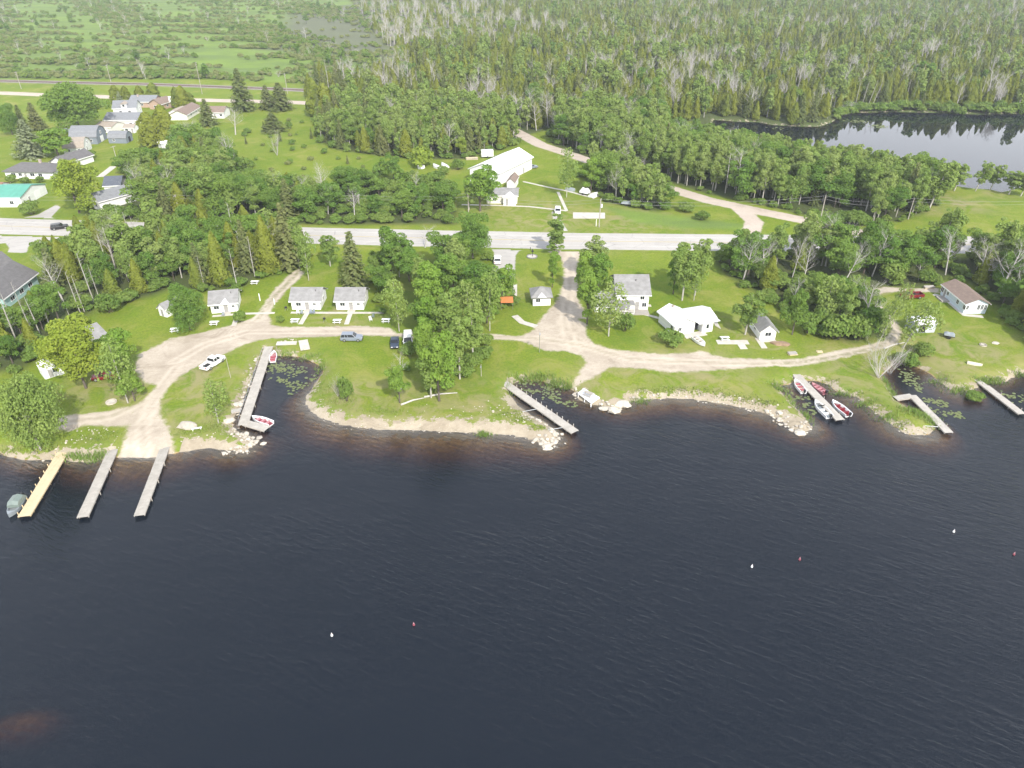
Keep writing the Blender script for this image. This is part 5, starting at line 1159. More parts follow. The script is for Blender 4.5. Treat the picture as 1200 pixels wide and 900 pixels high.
r, o = dock('long L shaped grey dock with gangway in the lily cove', [((315,406), (284.5,498), 1.85, [(1, 6.5, .3)]), ((287,495), (313,502.5), 1.7, []), ((271,482), (282,480), 1.2, [])], 'pale')
M4, L = o[0]; m = MB()
m.tube([M4 @ Vector((1.5, -1.02, 1.15)), M4 @ Vector((L-1.5, -1.02, 1.15))], .04, 6); m.build('rail', STEEL, r)
for k in range(9): m = MB(); m.tube([M4 @ Vector((1.5+(L-3)*k/8, -1.02, .3)), M4 @ Vector((1.5+(L-3)*k/8, -1.02, 1.15))], .035, 6); m.build('rail_post', STEEL, r)
r, o = dock('long pale dock with a row of white posts beside the stone tip', [((587,445.5), (674,506), 1.75, [(1, 1.55, .5)])], 'pale')
M4, L = o[0]; m = MB(); m.tube([M4 @ Vector((L-2.5, -.8, .5)), M4 @ Vector((L-3.6, -4.2, .7))], .06, 6); m.build('strut', STEEL, r); m = MB(); m.tube([M4 @ Vector((L*.55, -.8, .5)), M4 @ Vector((L*.55-.8, -3.6, .6))], .06, 6); m.build('strut', STEEL, r)
r, o = dock('grey dock with four boats moored along its sides', [((929,432), (935,441), 1.6, []), ((934,440), (985,492), 1.75, [(1, 5.5, .3)])], 'pale')
r, o = dock('L shaped grey dock by the reedy point', [((1049,466.5), (1069,463.5), 1.5, []), ((1069,463), (1112.5,507), 1.6, [(1, 6.5, .3)])], 'pale')
M4, L = o[1]; m = MB(); m.tube([M4 @ Vector((L-2.0, -.8, .5)), M4 @ Vector((L-2.6, -3.6, .5))], .07, 6); m.build('strut', STEEL, r)
dock('long straight dock of tan and grey sections below the mobile home lawn', [((1127,432), (1156,453), 1.3, []), ((1155,452), (1198,485), 1.55, [(1, 5.5, .35)])], 'pale')
# fishing platform
q = GP([(677,461), (684,455), (703,466), (693,473)], .9); root = empty('platform', (q[0][0], q[0][1], 0), 0, 'white wooden platform on posts at the mouth of the cove', 'platform'); qq = [(p[0]-q[0][0], p[1]-q[0][1]) for p in q]
m = MB(); m.prism(qq, .82, .95); m.build('deck', TRIM, root)
for (x, y) in qq+[((qq[0][0]+qq[3][0])/2, (qq[0][1]+qq[3][1])/2)]:
    cx, cy = sum(p[0] for p in qq)/4, sum(p[1] for p in qq)/4; x, y = x+(cx-x)*.08, y+(cy-y)*.08; m = MB(); m.tube([(x, y, -1.8), (x, y, .815)], .11, 8); m.build('leg', TRIM, root)

# ------------------------------------------------------------------ boats
PAINT = {k: M_(k+'_paint', c, tuple(x*.9 for x in c), 2, .32, spec=.5) for k, c in dict(white=(.80,.80,.80), red=(.30,.075,.095), pink=(.42,.19,.21), darkred=(.20,.03,.045), navy=(.035,.05,.085), silver=(.21,.24,.29), black=(.02,.02,.022), grey=(.26,.29,.31), green=(.17,.21,.19), maroonred=(.17,.013,.02), tan=(.55,.50,.42), orange=(.55,.19,.07)).items()}
RUBBER = M_('tyre_rubber', (.03,.03,.03), (.02,.02,.02), 4, .9); RIM = M_('wheel_rim', (.5,.5,.5), (.4,.4,.4), 4, .4, metal=.7); LAMP = M_('lamp_glass', (.75,.75,.72), (.6,.6,.58), 4, .2); REDL = M_('tail_lamp', (.45,.03,.02), (.3,.02,.015), 4, .3)
def hullrings(L, W, h, n=11, bow=.55, stern=.86):
    out = []
    for k in range(n):
        f = k/(n-1); x = -L/2+L*f; w = W/2*(stern+(1-stern)*min(1, f/.4)) if f < .4 else W/2*max(.02, (1-((f-.4)/.6)**2.2)); up = h*(.0 if f < .5 else .28*((f-.5)/.5)**2)
        zk = -.18+(.35*((f-.7)/.3)**2 if f > .7 else 0)
        out.append((x, w, h+up, zk))
    return out
def boat(name, label, A, B, W, hull, inside, z=.05, seats=3, seatmat=None, motor=False, screen=False, cover=None, h=.62, trailer=False, cat='boat', group=None):
    """A = stern pixel, B = bow pixel"""
    a, b = np.array(G(*A, .4)), np.array(G(*B, .4)); c = (a+b)/2; L = float(np.linalg.norm(b-a)); rz = math.atan2(b[1]-a[1], b[0]-a[0])
    root = empty(name, (c[0], c[1], z), rz, label, cat, group); hr = hullrings(L, W, h)
    m = MB(); m.loft([[(x,-w,zt),(x,-w*.86,zk*.3),(x,0,zk),(x,w*.86,zk*.3),(x,w,zt),(x,w*.86,zt),(x,w*.72,.16),(x,-w*.72,.16),(x,-w*.86,zt)] for x, w, zt, zk in hr]); m.build('hull', PAINT[hull], root, smooth=False)
    m = MB(); hi = hr[:-1]; m.add([(x, s*w*.70, .175) for x, w, zt, zk in hi for s in (-1, 1)], [(2*i, 2*i+1, 2*i+3, 2*i+2) for i in range(len(hi)-1)]); m.add([(x, s*w*.70, .165) for x, w, zt, zk in hi for s in (-1, 1)], [(2*i, 2*i+2, 2*i+3, 2*i+1) for i in range(len(hi)-1)]); m.build('floor', PAINT[inside], root)
    for k in range(seats):
        x = -L*.30+k*L*.24; w = np.interp(x, [r_[0] for r_ in hr], [r_[1] for r_ in hr])*.78; m = MB(); m.box(x-.16, x+.16, -w, w, .18, h*.8); m.build('seat', PAINT[seatmat or inside], root)
    m = MB(); bk = [r_ for r_ in hr if r_[0] > L*.24]; m.add([(x, s*w*.90, zt+.01) for x, w, zt, zk in bk for s in (-1, 1)]+[(x, s*w*.90, zt-.03) for x, w, zt, zk in bk for s in (-1, 1)], [(2*i, 2*i+1, 2*i+3, 2*i+2) for i in range(len(bk)-1)]+[(0, 2*len(bk), 2*len(bk)+1, 1)]); m.build('bow_deck', PAINT[hull], root)
    if motor:
        m = MB(); m.box(-L/2-.42, -L/2-.04, -.17, .17, h*.7, h+.45); m.box(-L/2-.30, -L/2-.14, -.06, .06, -.3, h*.7); m.build('outboard_motor', PAINT['black'], root, bevel=.04)
    if screen:
        x = L*.10; w = W*.40; m = MB(); m.add([(x,-w,h),(x,w,h),(x-.25,w*.9,h+.45),(x-.25,-w*.9,h+.45),(x-.02,-w,h),(x-.02,w,h),(x-.27,w*.9,h+.45),(x-.27,-w*.9,h+.45)], [(0,1,2,3),(7,6,5,4),(0,3,7,4),(1,5,6,2),(3,2,6,7),(0,4,5,1)]); m.build('windscreen', CGLASS, root)
    if cover:
        m = MB(); x0, x1 = -L*.46, L*.12; w = W*.46; m.loft([[(x, -w, h+.02), (x, -w*.9, h+hh), (x, 0, h+hh*1.35), (x, w*.9, h+hh), (x, w, h+.02)] for x, hh in ((x0, .35), (x0+.4, .75), (x1-.5, .8), (x1, .45))]); m.build('canopy', PAINT[cover], root)
    return root, L
boat('fishing_boat', 'grey covered fishing boat with motor beside the new yellow dock', (26,583), (10,605), 2.0, 'grey', 'grey', cover='green', motor=True, screen=True, seats=2, seatmat='white')
boat('rowboat', 'white boat with red inside moored on the short arm of the L shaped dock', (318,496.5), (295.5,489), 1.7, 'white', 'darkred', seats=3, seatmat='pink')
boat('rowboat', 'white boat with pink inside tucked at the shore end of the lily cove', (319.5,423), (321.5,412), 1.6, 'white', 'pink', seats=2, seatmat='red')
boat('rowboat', 'pale boat with red seats nearest the shore at the four boat dock', (942,459.5), (931,445.5), 1.6, 'white', 'tan', seats=3, seatmat='red', motor=True)
boat('rowboat', 'pink-red boat across from the pale boat at the four boat dock', (967,460.5), (951,450), 1.5, 'pink', 'darkred', seats=3, seatmat='pink', motor=True)
boat('speedboat', 'white motor boat with windscreen at the outer end of the four boat dock', (972.5,488.5), (954.5,470), 1.9, 'white', 'grey', seats=2, seatmat='white', motor=True, screen=True)
boat('speedboat', 'white and red motor boat opposite the windscreen boat at the four boat dock', (995,486.5), (975,470), 1.9, 'white', 'maroonred', seats=3, seatmat='maroonred', motor=True)
boat('rowboat', 'white rowboat with dark inside lying on grass by the white roofed house', (812,400), (825.5,410), 1.7, 'white', 'black', z=Z0+.22, seats=3, seatmat='tan')
def upturned(label, A, B, W, mat, name='upturned_boat', h=.75, z=0.0, cat='boat', group=None):
    a, b = np.array(G(*A)), np.array(G(*B)); c = (a+b)/2; L = float(np.linalg.norm(b-a)); rz = math.atan2(b[1]-a[1], b[0]-a[0]); zc = hz(*c)+z
    root = empty(name, (c[0], c[1], zc), rz, label, cat, group); m = MB()
    m.loft([[(x,-w,0),(x,-w*.9,h*.62),(x,-w*.35,h*.95),(x,w*.35,h*.95),(x,w*.9,h*.62),(x,w,0)] for x, w, zt, zk in hullrings(L, W, h)]); m.build('hull', PAINT[mat], root, smooth=False)
    m = MB(); m.box(-L*.45, L*.35, -.04, .04, h*.955, h*1.03); m.build('keel', PAINT[mat], root); return root
upturned('white upturned boat nearest the yellow-green round bush', (489.5,197.5), (498,197), 2.4, 'white', h=1.2)
upturned('white upturned boat in the middle of the meadow three', (514.5,197.5), (507.5,194), 2.2, 'white', h=1.0)
upturned('white upturned boat closest to the pole barn in the meadow', (524,197), (517.5,192.5), 2.2, 'white', h=1.0)
upturned('pale upturned canoe on the bank above the long straight dock', (1133,425.5), (1151,429), 1.0, 'tan', 'upturned_canoe', .5, cat='canoe')
upturned('grey covered boat on the lawn beside the thin half-bare tree', (664,222), (674,224.5), 2.2, 'grey', 'covered_boat', 1.1)

# ------------------------------------------------------------------ vehicles
def vehicle(name, label, A, B, kind, paint, cat, W=1.85, glass=CGLASS):
    """A = rear pixel, B = front pixel (on the ground)"""
    a, b = np.array(G(*A)), np.array(G(*B)); c = (a+b)/2; L = dict(car=4.6, suv=4.8, van=5.2, pickup=5.7)[kind]; rz = math.atan2(b[1]-a[1], b[0]-a[0]); zc = hz(*c)+.06
    root = empty(name, (c[0], c[1], zc), rz, label, cat); P_ = PAINT[paint]; hw = W/2
    hood = {'car': .92, 'suv': 1.08, 'van': 1.15, 'pickup': 1.15}[kind]; roof = {'car': 1.45, 'suv': 1.75, 'van': 1.95, 'pickup': 1.85}[kind]
    cab = {'car': (-.30, -.16, .06, .22), 'suv': (-.47, -.42, .08, .22), 'van': (-.48, -.46, .20, .34), 'pickup': (-.08, -.05, .16, .27)}[kind]; x0 = -L*.5
    tail = .88 if kind == 'car' else hood
    m = MB(); st = [(-.5, .45, tail-.18, .90), (-.485, .32, tail, .97), (-.30, .28, tail+.02, 1), (.20, .28, hood+.02, 1), (.42, .28, hood-.06, .98), (.485, .32, hood-.18, .92), (.5, .42, hood-.32, .86)]
    if kind == 'pickup': st = [(-.10, .30, hood, 1)]+st[3:]
    m.loft([[(L*f,-hw*w,z0),(L*f,-hw*w,z1-.16),(L*f,-hw*w*.94,z1),(L*f,hw*w*.94,z1),(L*f,hw*w,z1-.16),(L*f,hw*w,z0)] for f, z0, z1, w in st]); m.build('body', P_, root, bevel=.03)
    if kind == 'pickup':
        m = MB(); m.box(-L*.5, -L*.10-.004, -hw, -hw+.09, .42, hood); m.box(-L*.5, -L*.10-.004, hw-.09, hw, .42, hood); m.box(-L*.5, -L*.5+.09, -hw+.092, hw-.092, .42, hood-.02); m.build('cargo_bed', P_, root)
        m = MB(); m.box(-L*.5+.092, -L*.10-.006, -hw+.092, hw-.092, .45, .58); m.build('bed_liner', RUBBER, root)
    zb = hood-.01 if kind != 'car' else .88
    wr = hw*.80
    m = MB(); m.loft([[(L*f,-w,z),(L*f,w,z)] if False else [(L*f0,-hw*.95,zb),(L*f1,-wr,roof-.07),(L*f1,wr,roof-.07),(L*f0,hw*.95,zb)] for f0, f1 in ((cab[0], cab[1]), (cab[0]*.5+cab[3]*.5, cab[1]*.5+cab[2]*.5), (cab[3], cab[2]))]); m.build('window_band', glass, root)
    m = MB(); m.loft([[(L*f,-wr*k,roof-.075),(L*f,-wr*k*.96,roof),(L*f,wr*k*.96,roof),(L*f,wr*k,roof-.075)] for f, k in ((cab[1]-.01, .98), (cab[1]+.03, 1.02), (cab[2]-.03, 1.02), (cab[2]+.01, .98))]); m.build('roof', P_, root)
    xs = [(cab[0], cab[1]), (cab[3], cab[2]), ((cab[0]+cab[3])/2, (cab[1]+cab[2])/2)] + ([((cab[0]*.72+cab[3]*.28), (cab[1]*.72+cab[2]*.28))] if kind in ('suv', 'van') else [])
    for s in (-1, 1):
        for f0, f1 in xs: m = MB(); m.tube([(L*f0, s*hw*.955, zb), (L*f1, s*(wr+.01), roof-.05)], .055, 4); m.build('pillar', P_, root)
        m = MB(); m.box(L*.494, L*.506, s*hw*.62-.17, s*hw*.62+.17, hood-.38, hood-.20); m.build('headlight', LAMP, root)
        m = MB(); m.box(-L*.507, -L*.492, s*hw*.74-.11, s*hw*.74+.11, tail-.42, tail-.14); m.build('tail_light', REDL, root)
        m = MB(); m.box(L*(cab[3]-.05), L*(cab[3]-.02), s*(hw+.02)-.10, s*(hw+.02)+.10, zb, zb+.16); m.build('mirror', P_, root)
        for fx in (-.31, .32):
            wm = MB(); wm.tube([(L*fx, s*(hw-.20), .34), (L*fx, s*(hw+.015), .34)], .355, 18); tw = wm.build('wheel', RUBBER, root)
            wm = MB(); wm.tube([(L*fx, s*(hw+.016), .34), (L*fx, s*(hw+.03), .34)], .21, 14); wm.build('rim', RIM, tw)
    m = MB(); m.box(L*.488, L*.512, -hw*.86, hw*.86, .36, .54); m.build('bumper', RUBBER if paint != 'white' else RIM, root)
    return root
vehicle('pickup_truck', 'white pickup truck parked on the lawn beside the gravel lot', (241.5,434), (258.5,422.5), 'pickup', 'white', 'pickup truck', 2.0)
vehicle('parked_car', 'silver blue station wagon on the lane edge below the cabins', (401,398.5), (424,398.5), 'suv', 'silver', 'car')
vehicle('parked_car', 'dark navy car parked beside the white van', (463,397.5), (462.5,410.5), 'car', 'navy', 'car')
vehicle('parked_van', 'white van parked at the edge of the central grove', (478.5,394), (478.2,409), 'van', 'white', 'van', 2.0)
vehicle('parked_car', 'dark red car half hidden under the lot trees', (133,442.5), (113,445), 'car', 'maroonred', 'car')
vehicle('pickup_truck', 'dark red pickup parked near the mobile home', (1077,348.5), (1057,349.5), 'pickup', 'maroonred', 'pickup truck', 2.0)
vehicle('parked_truck', 'white truck parked on the asphalt apron under the trees', (583,312), (583,302), 'suv', 'white', 'truck', 2.0)
vehicle('parked_car', 'white car standing at the crossing of the lawn walkways', (653.5,247), (653.5,253), 'suv', 'white', 'car', 1.9)
vehicle('parked_car', 'black car on the village street beside the woods', (67,269), (74,268), 'suv', 'black', 'car')
vehicle('parked_car', 'pale silver car below the huge maple', (73.5,155), (83,154.5), 'car', 'silver', 'car')
vehicle('parked_car', 'blue grey car at the far corner of the pole barn', (619.5,198), (627,197), 'car', 'silver', 'car')
def trailer(name, label, A, B, W, bed, load, cat='trailer', hload=1.0):
    a, b = np.array(G(*A)), np.array(G(*B)); c = (a+b)/2; L = float(np.linalg.norm(b-a)); rz = math.atan2(b[1]-a[1], b[0]-a[0]); root = empty(name, (c[0], c[1], hz(*c)), rz, label, cat)
    m = MB(); m.box(-L/2, L/2, -W/2, W/2, .55, .68); m.build('bed', PAINT[bed], root); m = MB(); m.tube([(L/2, 0, .58), (L/2+1.3, 0, .5)], .06, 6); m.build('drawbar', PAINT['black'], root)
    for s in (-1, 1):
        m = MB(); m.tube([(0, s*(W/2+.02), .36), (0, s*(W/2+.22), .36)], .36, 16); m.build('wheel', RUBBER, root)
    if load == 'box': m = MB(); m.box(-L/2, L/2, -W/2, W/2, .684, .68+hload); m.build('box_body', PAINT['white'], root, bevel=.06)
    elif load: m = MB(); m.loft([[(x,-W*.48,.685),(x,-W*.42,.7+h_*.7),(x,0,.7+h_),(x,W*.42,.7+h_*.7),(x,W*.48,.685)] for x, h_ in ((-L*.48, .4*hload), (-L*.3, hload), (0, .8*hload), (L*.25, 1.0*hload), (L*.48, .45*hload))]); m.build('tarp', PAINT[load], root)
    return root
trailer('covered_trailer', 'white tarp covered trailer on the concrete slab by the thicket', (690,228.5), (680.5,226.5), 2.4, 'grey', 'white', hload=1.7)
upturned('white covered boat on the slab beside the tarp covered trailer', (691.5,231.5), (700,228), 2.3, 'white', 'covered_boat', 1.0, .1)
trailer('flatbed_trailer', 'dark flatbed trailer at the edge of the thicket', (741,240.5), (728,239.5), 2.2, 'black', 'grey', hload=.7)
trailer('box_trailer', 'long white box trailer behind the pole barn', (564,184.5), (578,184), 2.4, 'white', 'box', hload=2.2)
trailer('utility_trailer', 'small dark utility trailer with grey load on the lawn below the mobile home', (1118,396.5), (1105,394), 1.6, 'black', 'grey', hload=.6)

# ------------------------------------------------------------------ yard things
def at(px, py): x, y = G(px, py); return x, y, hz(x, y)
def picnic(px, py, rz, label, mat=TRIM):
    x, y, z = at(px, py); root = empty('picnic_table', (x, y, z), rz, label, 'picnic table', 'picnic tables beside the cabins')
    m = MB()
    for k in range(5): m.box(-.95, .95, -.40+k*.162, -.40+k*.162+.145, .72, .76)
    m.build('table_top', mat, root)
    for s in (-1, 1):
        m = MB(); m.box(-.95, .95, s*.72-.13, s*.72+.13, .43, .47); m.build('bench', mat, root)
    for e in (-.62, .62):
        for s in (-1, 1): m = MB(); m.tube([(e, s*.30, .72), (e, s*.66, .0)], .045, 4); m.build('leg', mat, root)
        m = MB(); m.box(e-.04, e+.04, -.80, .80, .37, .425); m.build('cross_beam', mat, root)
for px, py, a, lb in [(346,377.5,.02,'white picnic table in front of the first plain cabin'),(395.5,378,.03,'white picnic table in front of the cabin near the grove'),(452.5,377,.02,'white picnic table at the end of the walkway under grove branches'),(251.5,380.5,.06,'white picnic table before the cabin with the gable'),(205.5,388.5,.2,'white picnic table below the dark maple'),(299,333,.0,'white picnic table at the wood edge beside the track'),(849,398.5,.02,'white picnic table on the patio by the white roofed house')]: picnic(px, py, a, lb)
picnic(689.5, 463.5, -.62, 'grey slatted picnic table standing on the white platform', WOODG)
bpy.context.view_layer.update()
for o in list(COL.objects):
    if o.get('label', '').startswith('grey slatted picnic'): x, y = G(689.5, 463.8, .95); o.location = (x, y, .952); o['group'] = 'tables on the platform'
def grill(px, py, label, mat):
    x, y, z = at(px, py); root = empty('charcoal_grill', (x, y, z), 0, label, 'grill'); m = MB()
    m.loft([[(r_*math.cos(a), r_*math.sin(a), zz) for a in [k*.5236 for k in range(12)]] for r_, zz in ((.10, .62), (.30, .72), (.34, .86), (.30, 1.0), (.12, 1.1))]); m.build('kettle', mat, root)
    for k in range(3): m = MB(); a = k*2.094; m.tube([(.2*math.cos(a), .2*math.sin(a), .68), (.38*math.cos(a), .38*math.sin(a), 0)], .03, 5); m.build('leg', RIM, root)
grill(380.5, 377, 'black kettle grill on grass between two cabin tables', PAINT['black']); grill(335.5, 364, 'black kettle grill beside the forked track', PAINT['black']); grill(229.5, 368, 'black kettle grill in the shade of the dark maple', PAINT['black'])
def chair(px, py, rz, label, mat):
    x, y, z = at(px, py); root = empty('lawn_chair', (x, y, z), rz, label, 'chair'); m = MB(); m.box(-.28, .28, -.28, .28, .38, .43); m.build('seat', mat, root); m = MB(); m.obox((0, .32, .75), .28, .03, .36, 0, -.25); m.build('backrest', mat, root)
    for s in (-1, 1):
        m = MB(); m.box(s*.30-.03, s*.30+.03, -.28, .30, .60, .64); m.build('armrest', mat, root)
        for q in (-.24, .24): m = MB(); m.box(s*.29-.025, s*.29+.025, q-.025, q+.025, 0, .60); m.build('leg', mat, root)
for px, py, rz, lb, k in [(349.5,367.8,.3,'white lawn chair before the plain cabin by the track','white'),(353.5,368.3,-.2,'grey lawn chair next to the white cabin chair','grey'),(364.5,368,.1,'pale green lawn chair at the walkway crossing','silver'),(367.5,368,-.3,'second pale chair at the walkway crossing, farther from the door','silver'),(434.5,376,.5,'white lawn chair alone on the grass by the grove','white'),(437,372.5,-.4,'dark green chair behind the lone white chair','green'),(262,371,.1,'grey chair on the step of the gabled cabin','grey')]: chair(px, py, rz, lb, PAINT[k])
def post(name, px, py, top, label, mat, r_=.08, cat='post', arm=False, lamp=False, r1=None):
    x, y = G(px, py); z = hz(x, y); v = (top-450)/F; h = max(1, CAMZ-y*math.tan(PITCH+math.atan(v))-z); root = empty(name, (x, y, z), 0, label, cat)
    m = MB(); m.tube([(0, 0, -.4), (0, 0, h)], [r_, (r1 or r_*.75)], 8); m.build('pole', mat, root)
    if arm:
        rz = arm if isinstance(arm, float) else 1.5; c_, s_ = math.cos(rz), math.sin(rz)
        for zz in ((h-.35,) if h < 9 else (h-.35, h-1.3)):
            m = MB(); m.obox((0, .12*0+.001, zz), 1.15, .06, .07, rz); m.build('crossarm', mat, root)
            for q in (-1.0, -.45, .45, 1.0): m = MB(); m.tube([(q*c_, q*s_, zz+.07), (q*c_, q*s_, zz+.25)], .045, 6); m.build('insulator', RIM, root)
    if lamp:
        m = MB(); m.tube([(0, 0, h-.1), (.0, -.5, h+.15), (0, -1.0, h+.1)], .035, 6); m.build('lamp_arm', RIM, root); m = MB(); m.obox((0, -1.15, h+.06), .14, .3, .07); m.build('lamp_head', RIM, root)
    return (x, y, z+h-.2)
PW = M_('utility_pole_wood', (.40,.37,.33), (.30,.27,.24), 2, .95)
tops = {}
for k, px, py, tp, lb, a in [('a', -60, 250, 226, 'utility pole beyond the village shop', 1.3), ('b', 212, 256, 228, 'utility pole among the trees north of the highway', 1.4), ('c', 422, 250, 228, 'utility pole in the bushy belt by the highway', 1.4), ('d', 549, 248, 226, 'utility pole beside the low office building', 1.4), ('e', 702, 266, 233, 'utility pole with transformer by the concrete pad', 1.3), ('f', 960, 263, 229, 'wooden utility pole where side road meets the woods', 1.1), ('g', 1064, 257, 232, 'leaning utility pole at the end of the birch strip', 1.2), ('h', 1290, 256, 228, 'utility pole past the wet meadow by the pond', 1.3)]:
    tops[k] = post('utility_pole', px, py, tp, lb, PW, .17, 'utility pole', a)
    if k == 'e':
        o = [q for q in COL.objects if q.get('label') == lb][0]; m = MB(); zz = tops[k][2]-o.location.z-2.4; m.tube([(.36, -.2, zz), (.36, -.2, zz+1.0)], .26, 12); m.build('transformer', PAINT['white'], o)
for k, px, py, tp, lb in [('r1', 25, 104, 84, 'railway signal pole beside the village road near the frame edge'), ('r2', 237, 110, 73, 'tall wooden pole beside the railway'), ('r3', 337, 110, 86, 'wooden pole by the railway behind the stout spruces'), ('r4', -120, 100, 80, 'wooden railway pole past the village field'), ('r5', 130, 96, 76, 'wooden railway pole behind the huge maple')]: tops[k] = post('utility_pole', px, py, tp, lb, PW, .16, 'utility pole', 1.5)
post('utility_pole', 137, 188, 171, 'pale leaning pole on the village lawn', PW, .16, 'utility pole', 1.2)
post('street_lamp', 681, 168, 151, 'pale street lamp beside the gravel side road', RIM, .12, 'street lamp', lamp=True)
post('street_lamp', 632, 413, 389, 'slim dark lamp post on the gravel edge by the driveway', RIM, .07, 'street lamp', lamp=True)
post('lamp_post', 270.5, 443, 417, 'thin lamp post on the lawn beside the lily cove', POSTM, .06, 'lamp post', lamp=True)
post('lamp_post', 564, 441, 427, 'short lamp post on the lawn near the long pale dock', POSTM, .07, 'lamp post', lamp=True)
post('marker_post', 305, 353, 344, 'white marker post beside the cabin track', TRIM, .14, 'post'); post('marker_post', 322, 357, 350, 'white marker post on the other edge of the cabin track', TRIM, .14, 'post')
post('marker_post', 698.5, 265, 257, 'short white post below the concrete pad', TRIM, .12, 'post')
def wire(a, b, dz, label, sag=1.0, r_=.022):
    p = [Vector(a), Vector(b)]; q = []
    for k in range(13): f = k/12; v = p[0].lerp(p[1], f); v.z += dz-sag*4*f*(1-f); q.append(v)
    m = MB(); m.tube(q, r_, 4); tag(m.build('power_line', M_WIRE), label, 'cable', 'power lines on the utility poles')
M_WIRE = M_('wire_metal', (.34,.34,.34), (.28,.28,.28), 1, .5)
for s, sg in (('abcd', 1.0), ('defgh', 1.6)):
    for u, v in zip(s[:-1], s[1:]):
        for dz, w_ in ((.1, 'upper'), (-.9, 'lower')): wire(tops[u], tops[v], dz, w_+' power line strung between the utility poles of the highway', sg)
for u, v in (('r4', 'r1'), ('r1', 'r5'), ('r5', 'r2'), ('r2', 'r3')): wire(tops[u], tops[v], .1, 'power line strung along the railway poles', 1.2)
# round gravel bed with its sign post on the lawn island
x, y, z = at(623.5, 301); root = empty('flower_bed', (x, y, z), 0, 'round stone edged gravel bed with dark bell post on the lawn island', 'flower bed'); m = MB(); m.prism([(1.3*math.cos(a*.3927), 1.3*math.sin(a*.3927)) for a in range(16)], -.1, .14); m.build('gravel_fill', RB_M if False else CONC, root)
m = MB()
for k in range(18): a = k*.349; m.obox((1.38*math.cos(a), 1.38*math.sin(a), .12), .13, .22, .16, a)
m.build('stone_edging', ROOF['grey'], root); m = MB(); m.tube([(.1, .1, .1), (.1, .1, 2.3)], .08, 8); m.build('post', PAINT['black'], root); m = MB(); m.tube([(.1,.1,1.5),(.1,.1,1.7),(.1,.1,2.0),(.1,.1,2.2)], [.38,.30,.22,.1], 10); m.build('bell', PAINT['black'], root)
post('sign_post', 621.5, 293.6, 289.5, 'small dark post at the highway tip of the lawn island', PAINT['black'], .09, 'post')
x, y, z = at(594, 361); root = empty('awning', (x, y, z), .05, 'bright orange canvas awning under the grey limbed tree', 'awning')
m = MB(); m.add([(-1.5,-1.0,1.9),(1.5,-1.0,1.9),(1.5,1.1,2.5),(-1.5,1.1,2.5),(-1.5,-1.0,1.95),(1.5,-1.0,1.95),(1.5,1.1,2.55),(-1.5,1.1,2.55)], [(0,3,2,1),(4,5,6,7),(0,1,5,4),(1,2,6,5),(2,3,7,6),(3,0,4,7)]); m.build('canvas', PAINT['orange'], root)
for sx in (-1.4, 1.4):
    for sy, zz in ((-.9, 1.9), (1.0, 2.45)): m = MB(); m.tube([(sx, sy, 0), (sx, sy, zz)], .04, 6); m.build('pole', RIM, root)
x, y, z = at(602.5, 343); root = empty('park_bench', (x, y, z), 1.5, 'dark bench on the paved strip beside the lawn island', 'bench'); m = MB(); m.box(-.8, .8, -.22, .22, .42, .47); m.build('seat', WOODG, root); m = MB(); m.obox((0, .26, .75), .8, .03, .26, 0, -.2); m.build('backrest', WOODG, root)
for s in (-.65, .65): m = MB(); m.box(s-.04, s+.04, -.2, .24, 0, .415); m.build('leg', PAINT['black'], root)
slab('paved_strip', [(600.5,333), (606,333), (606,352), (600.5,352)], 'pale paved strip beside the lawn island')
# concrete culvert slabs by the lily cove
for px, py, rz, sz, lb in [(356.5,404.5,.35,(1.0,2.2),'grey concrete slab at the lane edge of the lily cove'),(336,402.5,.05,(2.2,.7),'pale flat stones at the head of the lily cove')]:
    x, y, z = at(px, py); m = MB(); m.obox((0, 0, .06), sz[0], sz[1], .14, rz); o = m.build('stone_slab', CONC, None, (x, y, z), bevel=.05); tag(o, lb, 'slab')
# timber things
def woodpile(px, py, rz, label, nx=6, nz=3, L=2.2):
    x, y, z = at(px, py); root = empty('lumber_pile', (x, y, z), rz, label, 'lumber pile')
    for k in range(nz):
        m = MB()
        for q in range(nx): m.box(-L/2+random.uniform(-.15, .1), L/2+random.uniform(-.1, .15), -.6+q*.2, -.6+q*.2+.18, k*.2+.02, k*.2+.19)
        m.build('board_layer', (PLANK['new'], WOODG, PLANK['pale'])[k % 3], root)
woodpile(553, 187, .1, 'pile of boards and scrap behind the pole barn', 8, 4, 4.5); woodpile(928.5, 415, .15, 'low stack of pallets on grass beside the gravel track', 6, 2, 1.8); woodpile(960, 412, .1, 'small grey board stack farther along the gravel track', 4, 1, 1.2); woodpile(1088, 337.5, .1, 'weathered board stack at the corner of the mobile home', 5, 3, 2.6)
x, y, z = at(231, 504); root = empty('park_bench', (x, y, z), .3, 'white low bench beside the grey boulder on the point', 'bench'); m = MB(); m.box(-.9, .9, -.2, .2, .42, .47); m.build('seat', TRIM, root)
for s in (-.7, .7): m = MB(); m.box(s-.05, s+.05, -.16, .16, 0, .415); m.build('leg', TRIM, root)
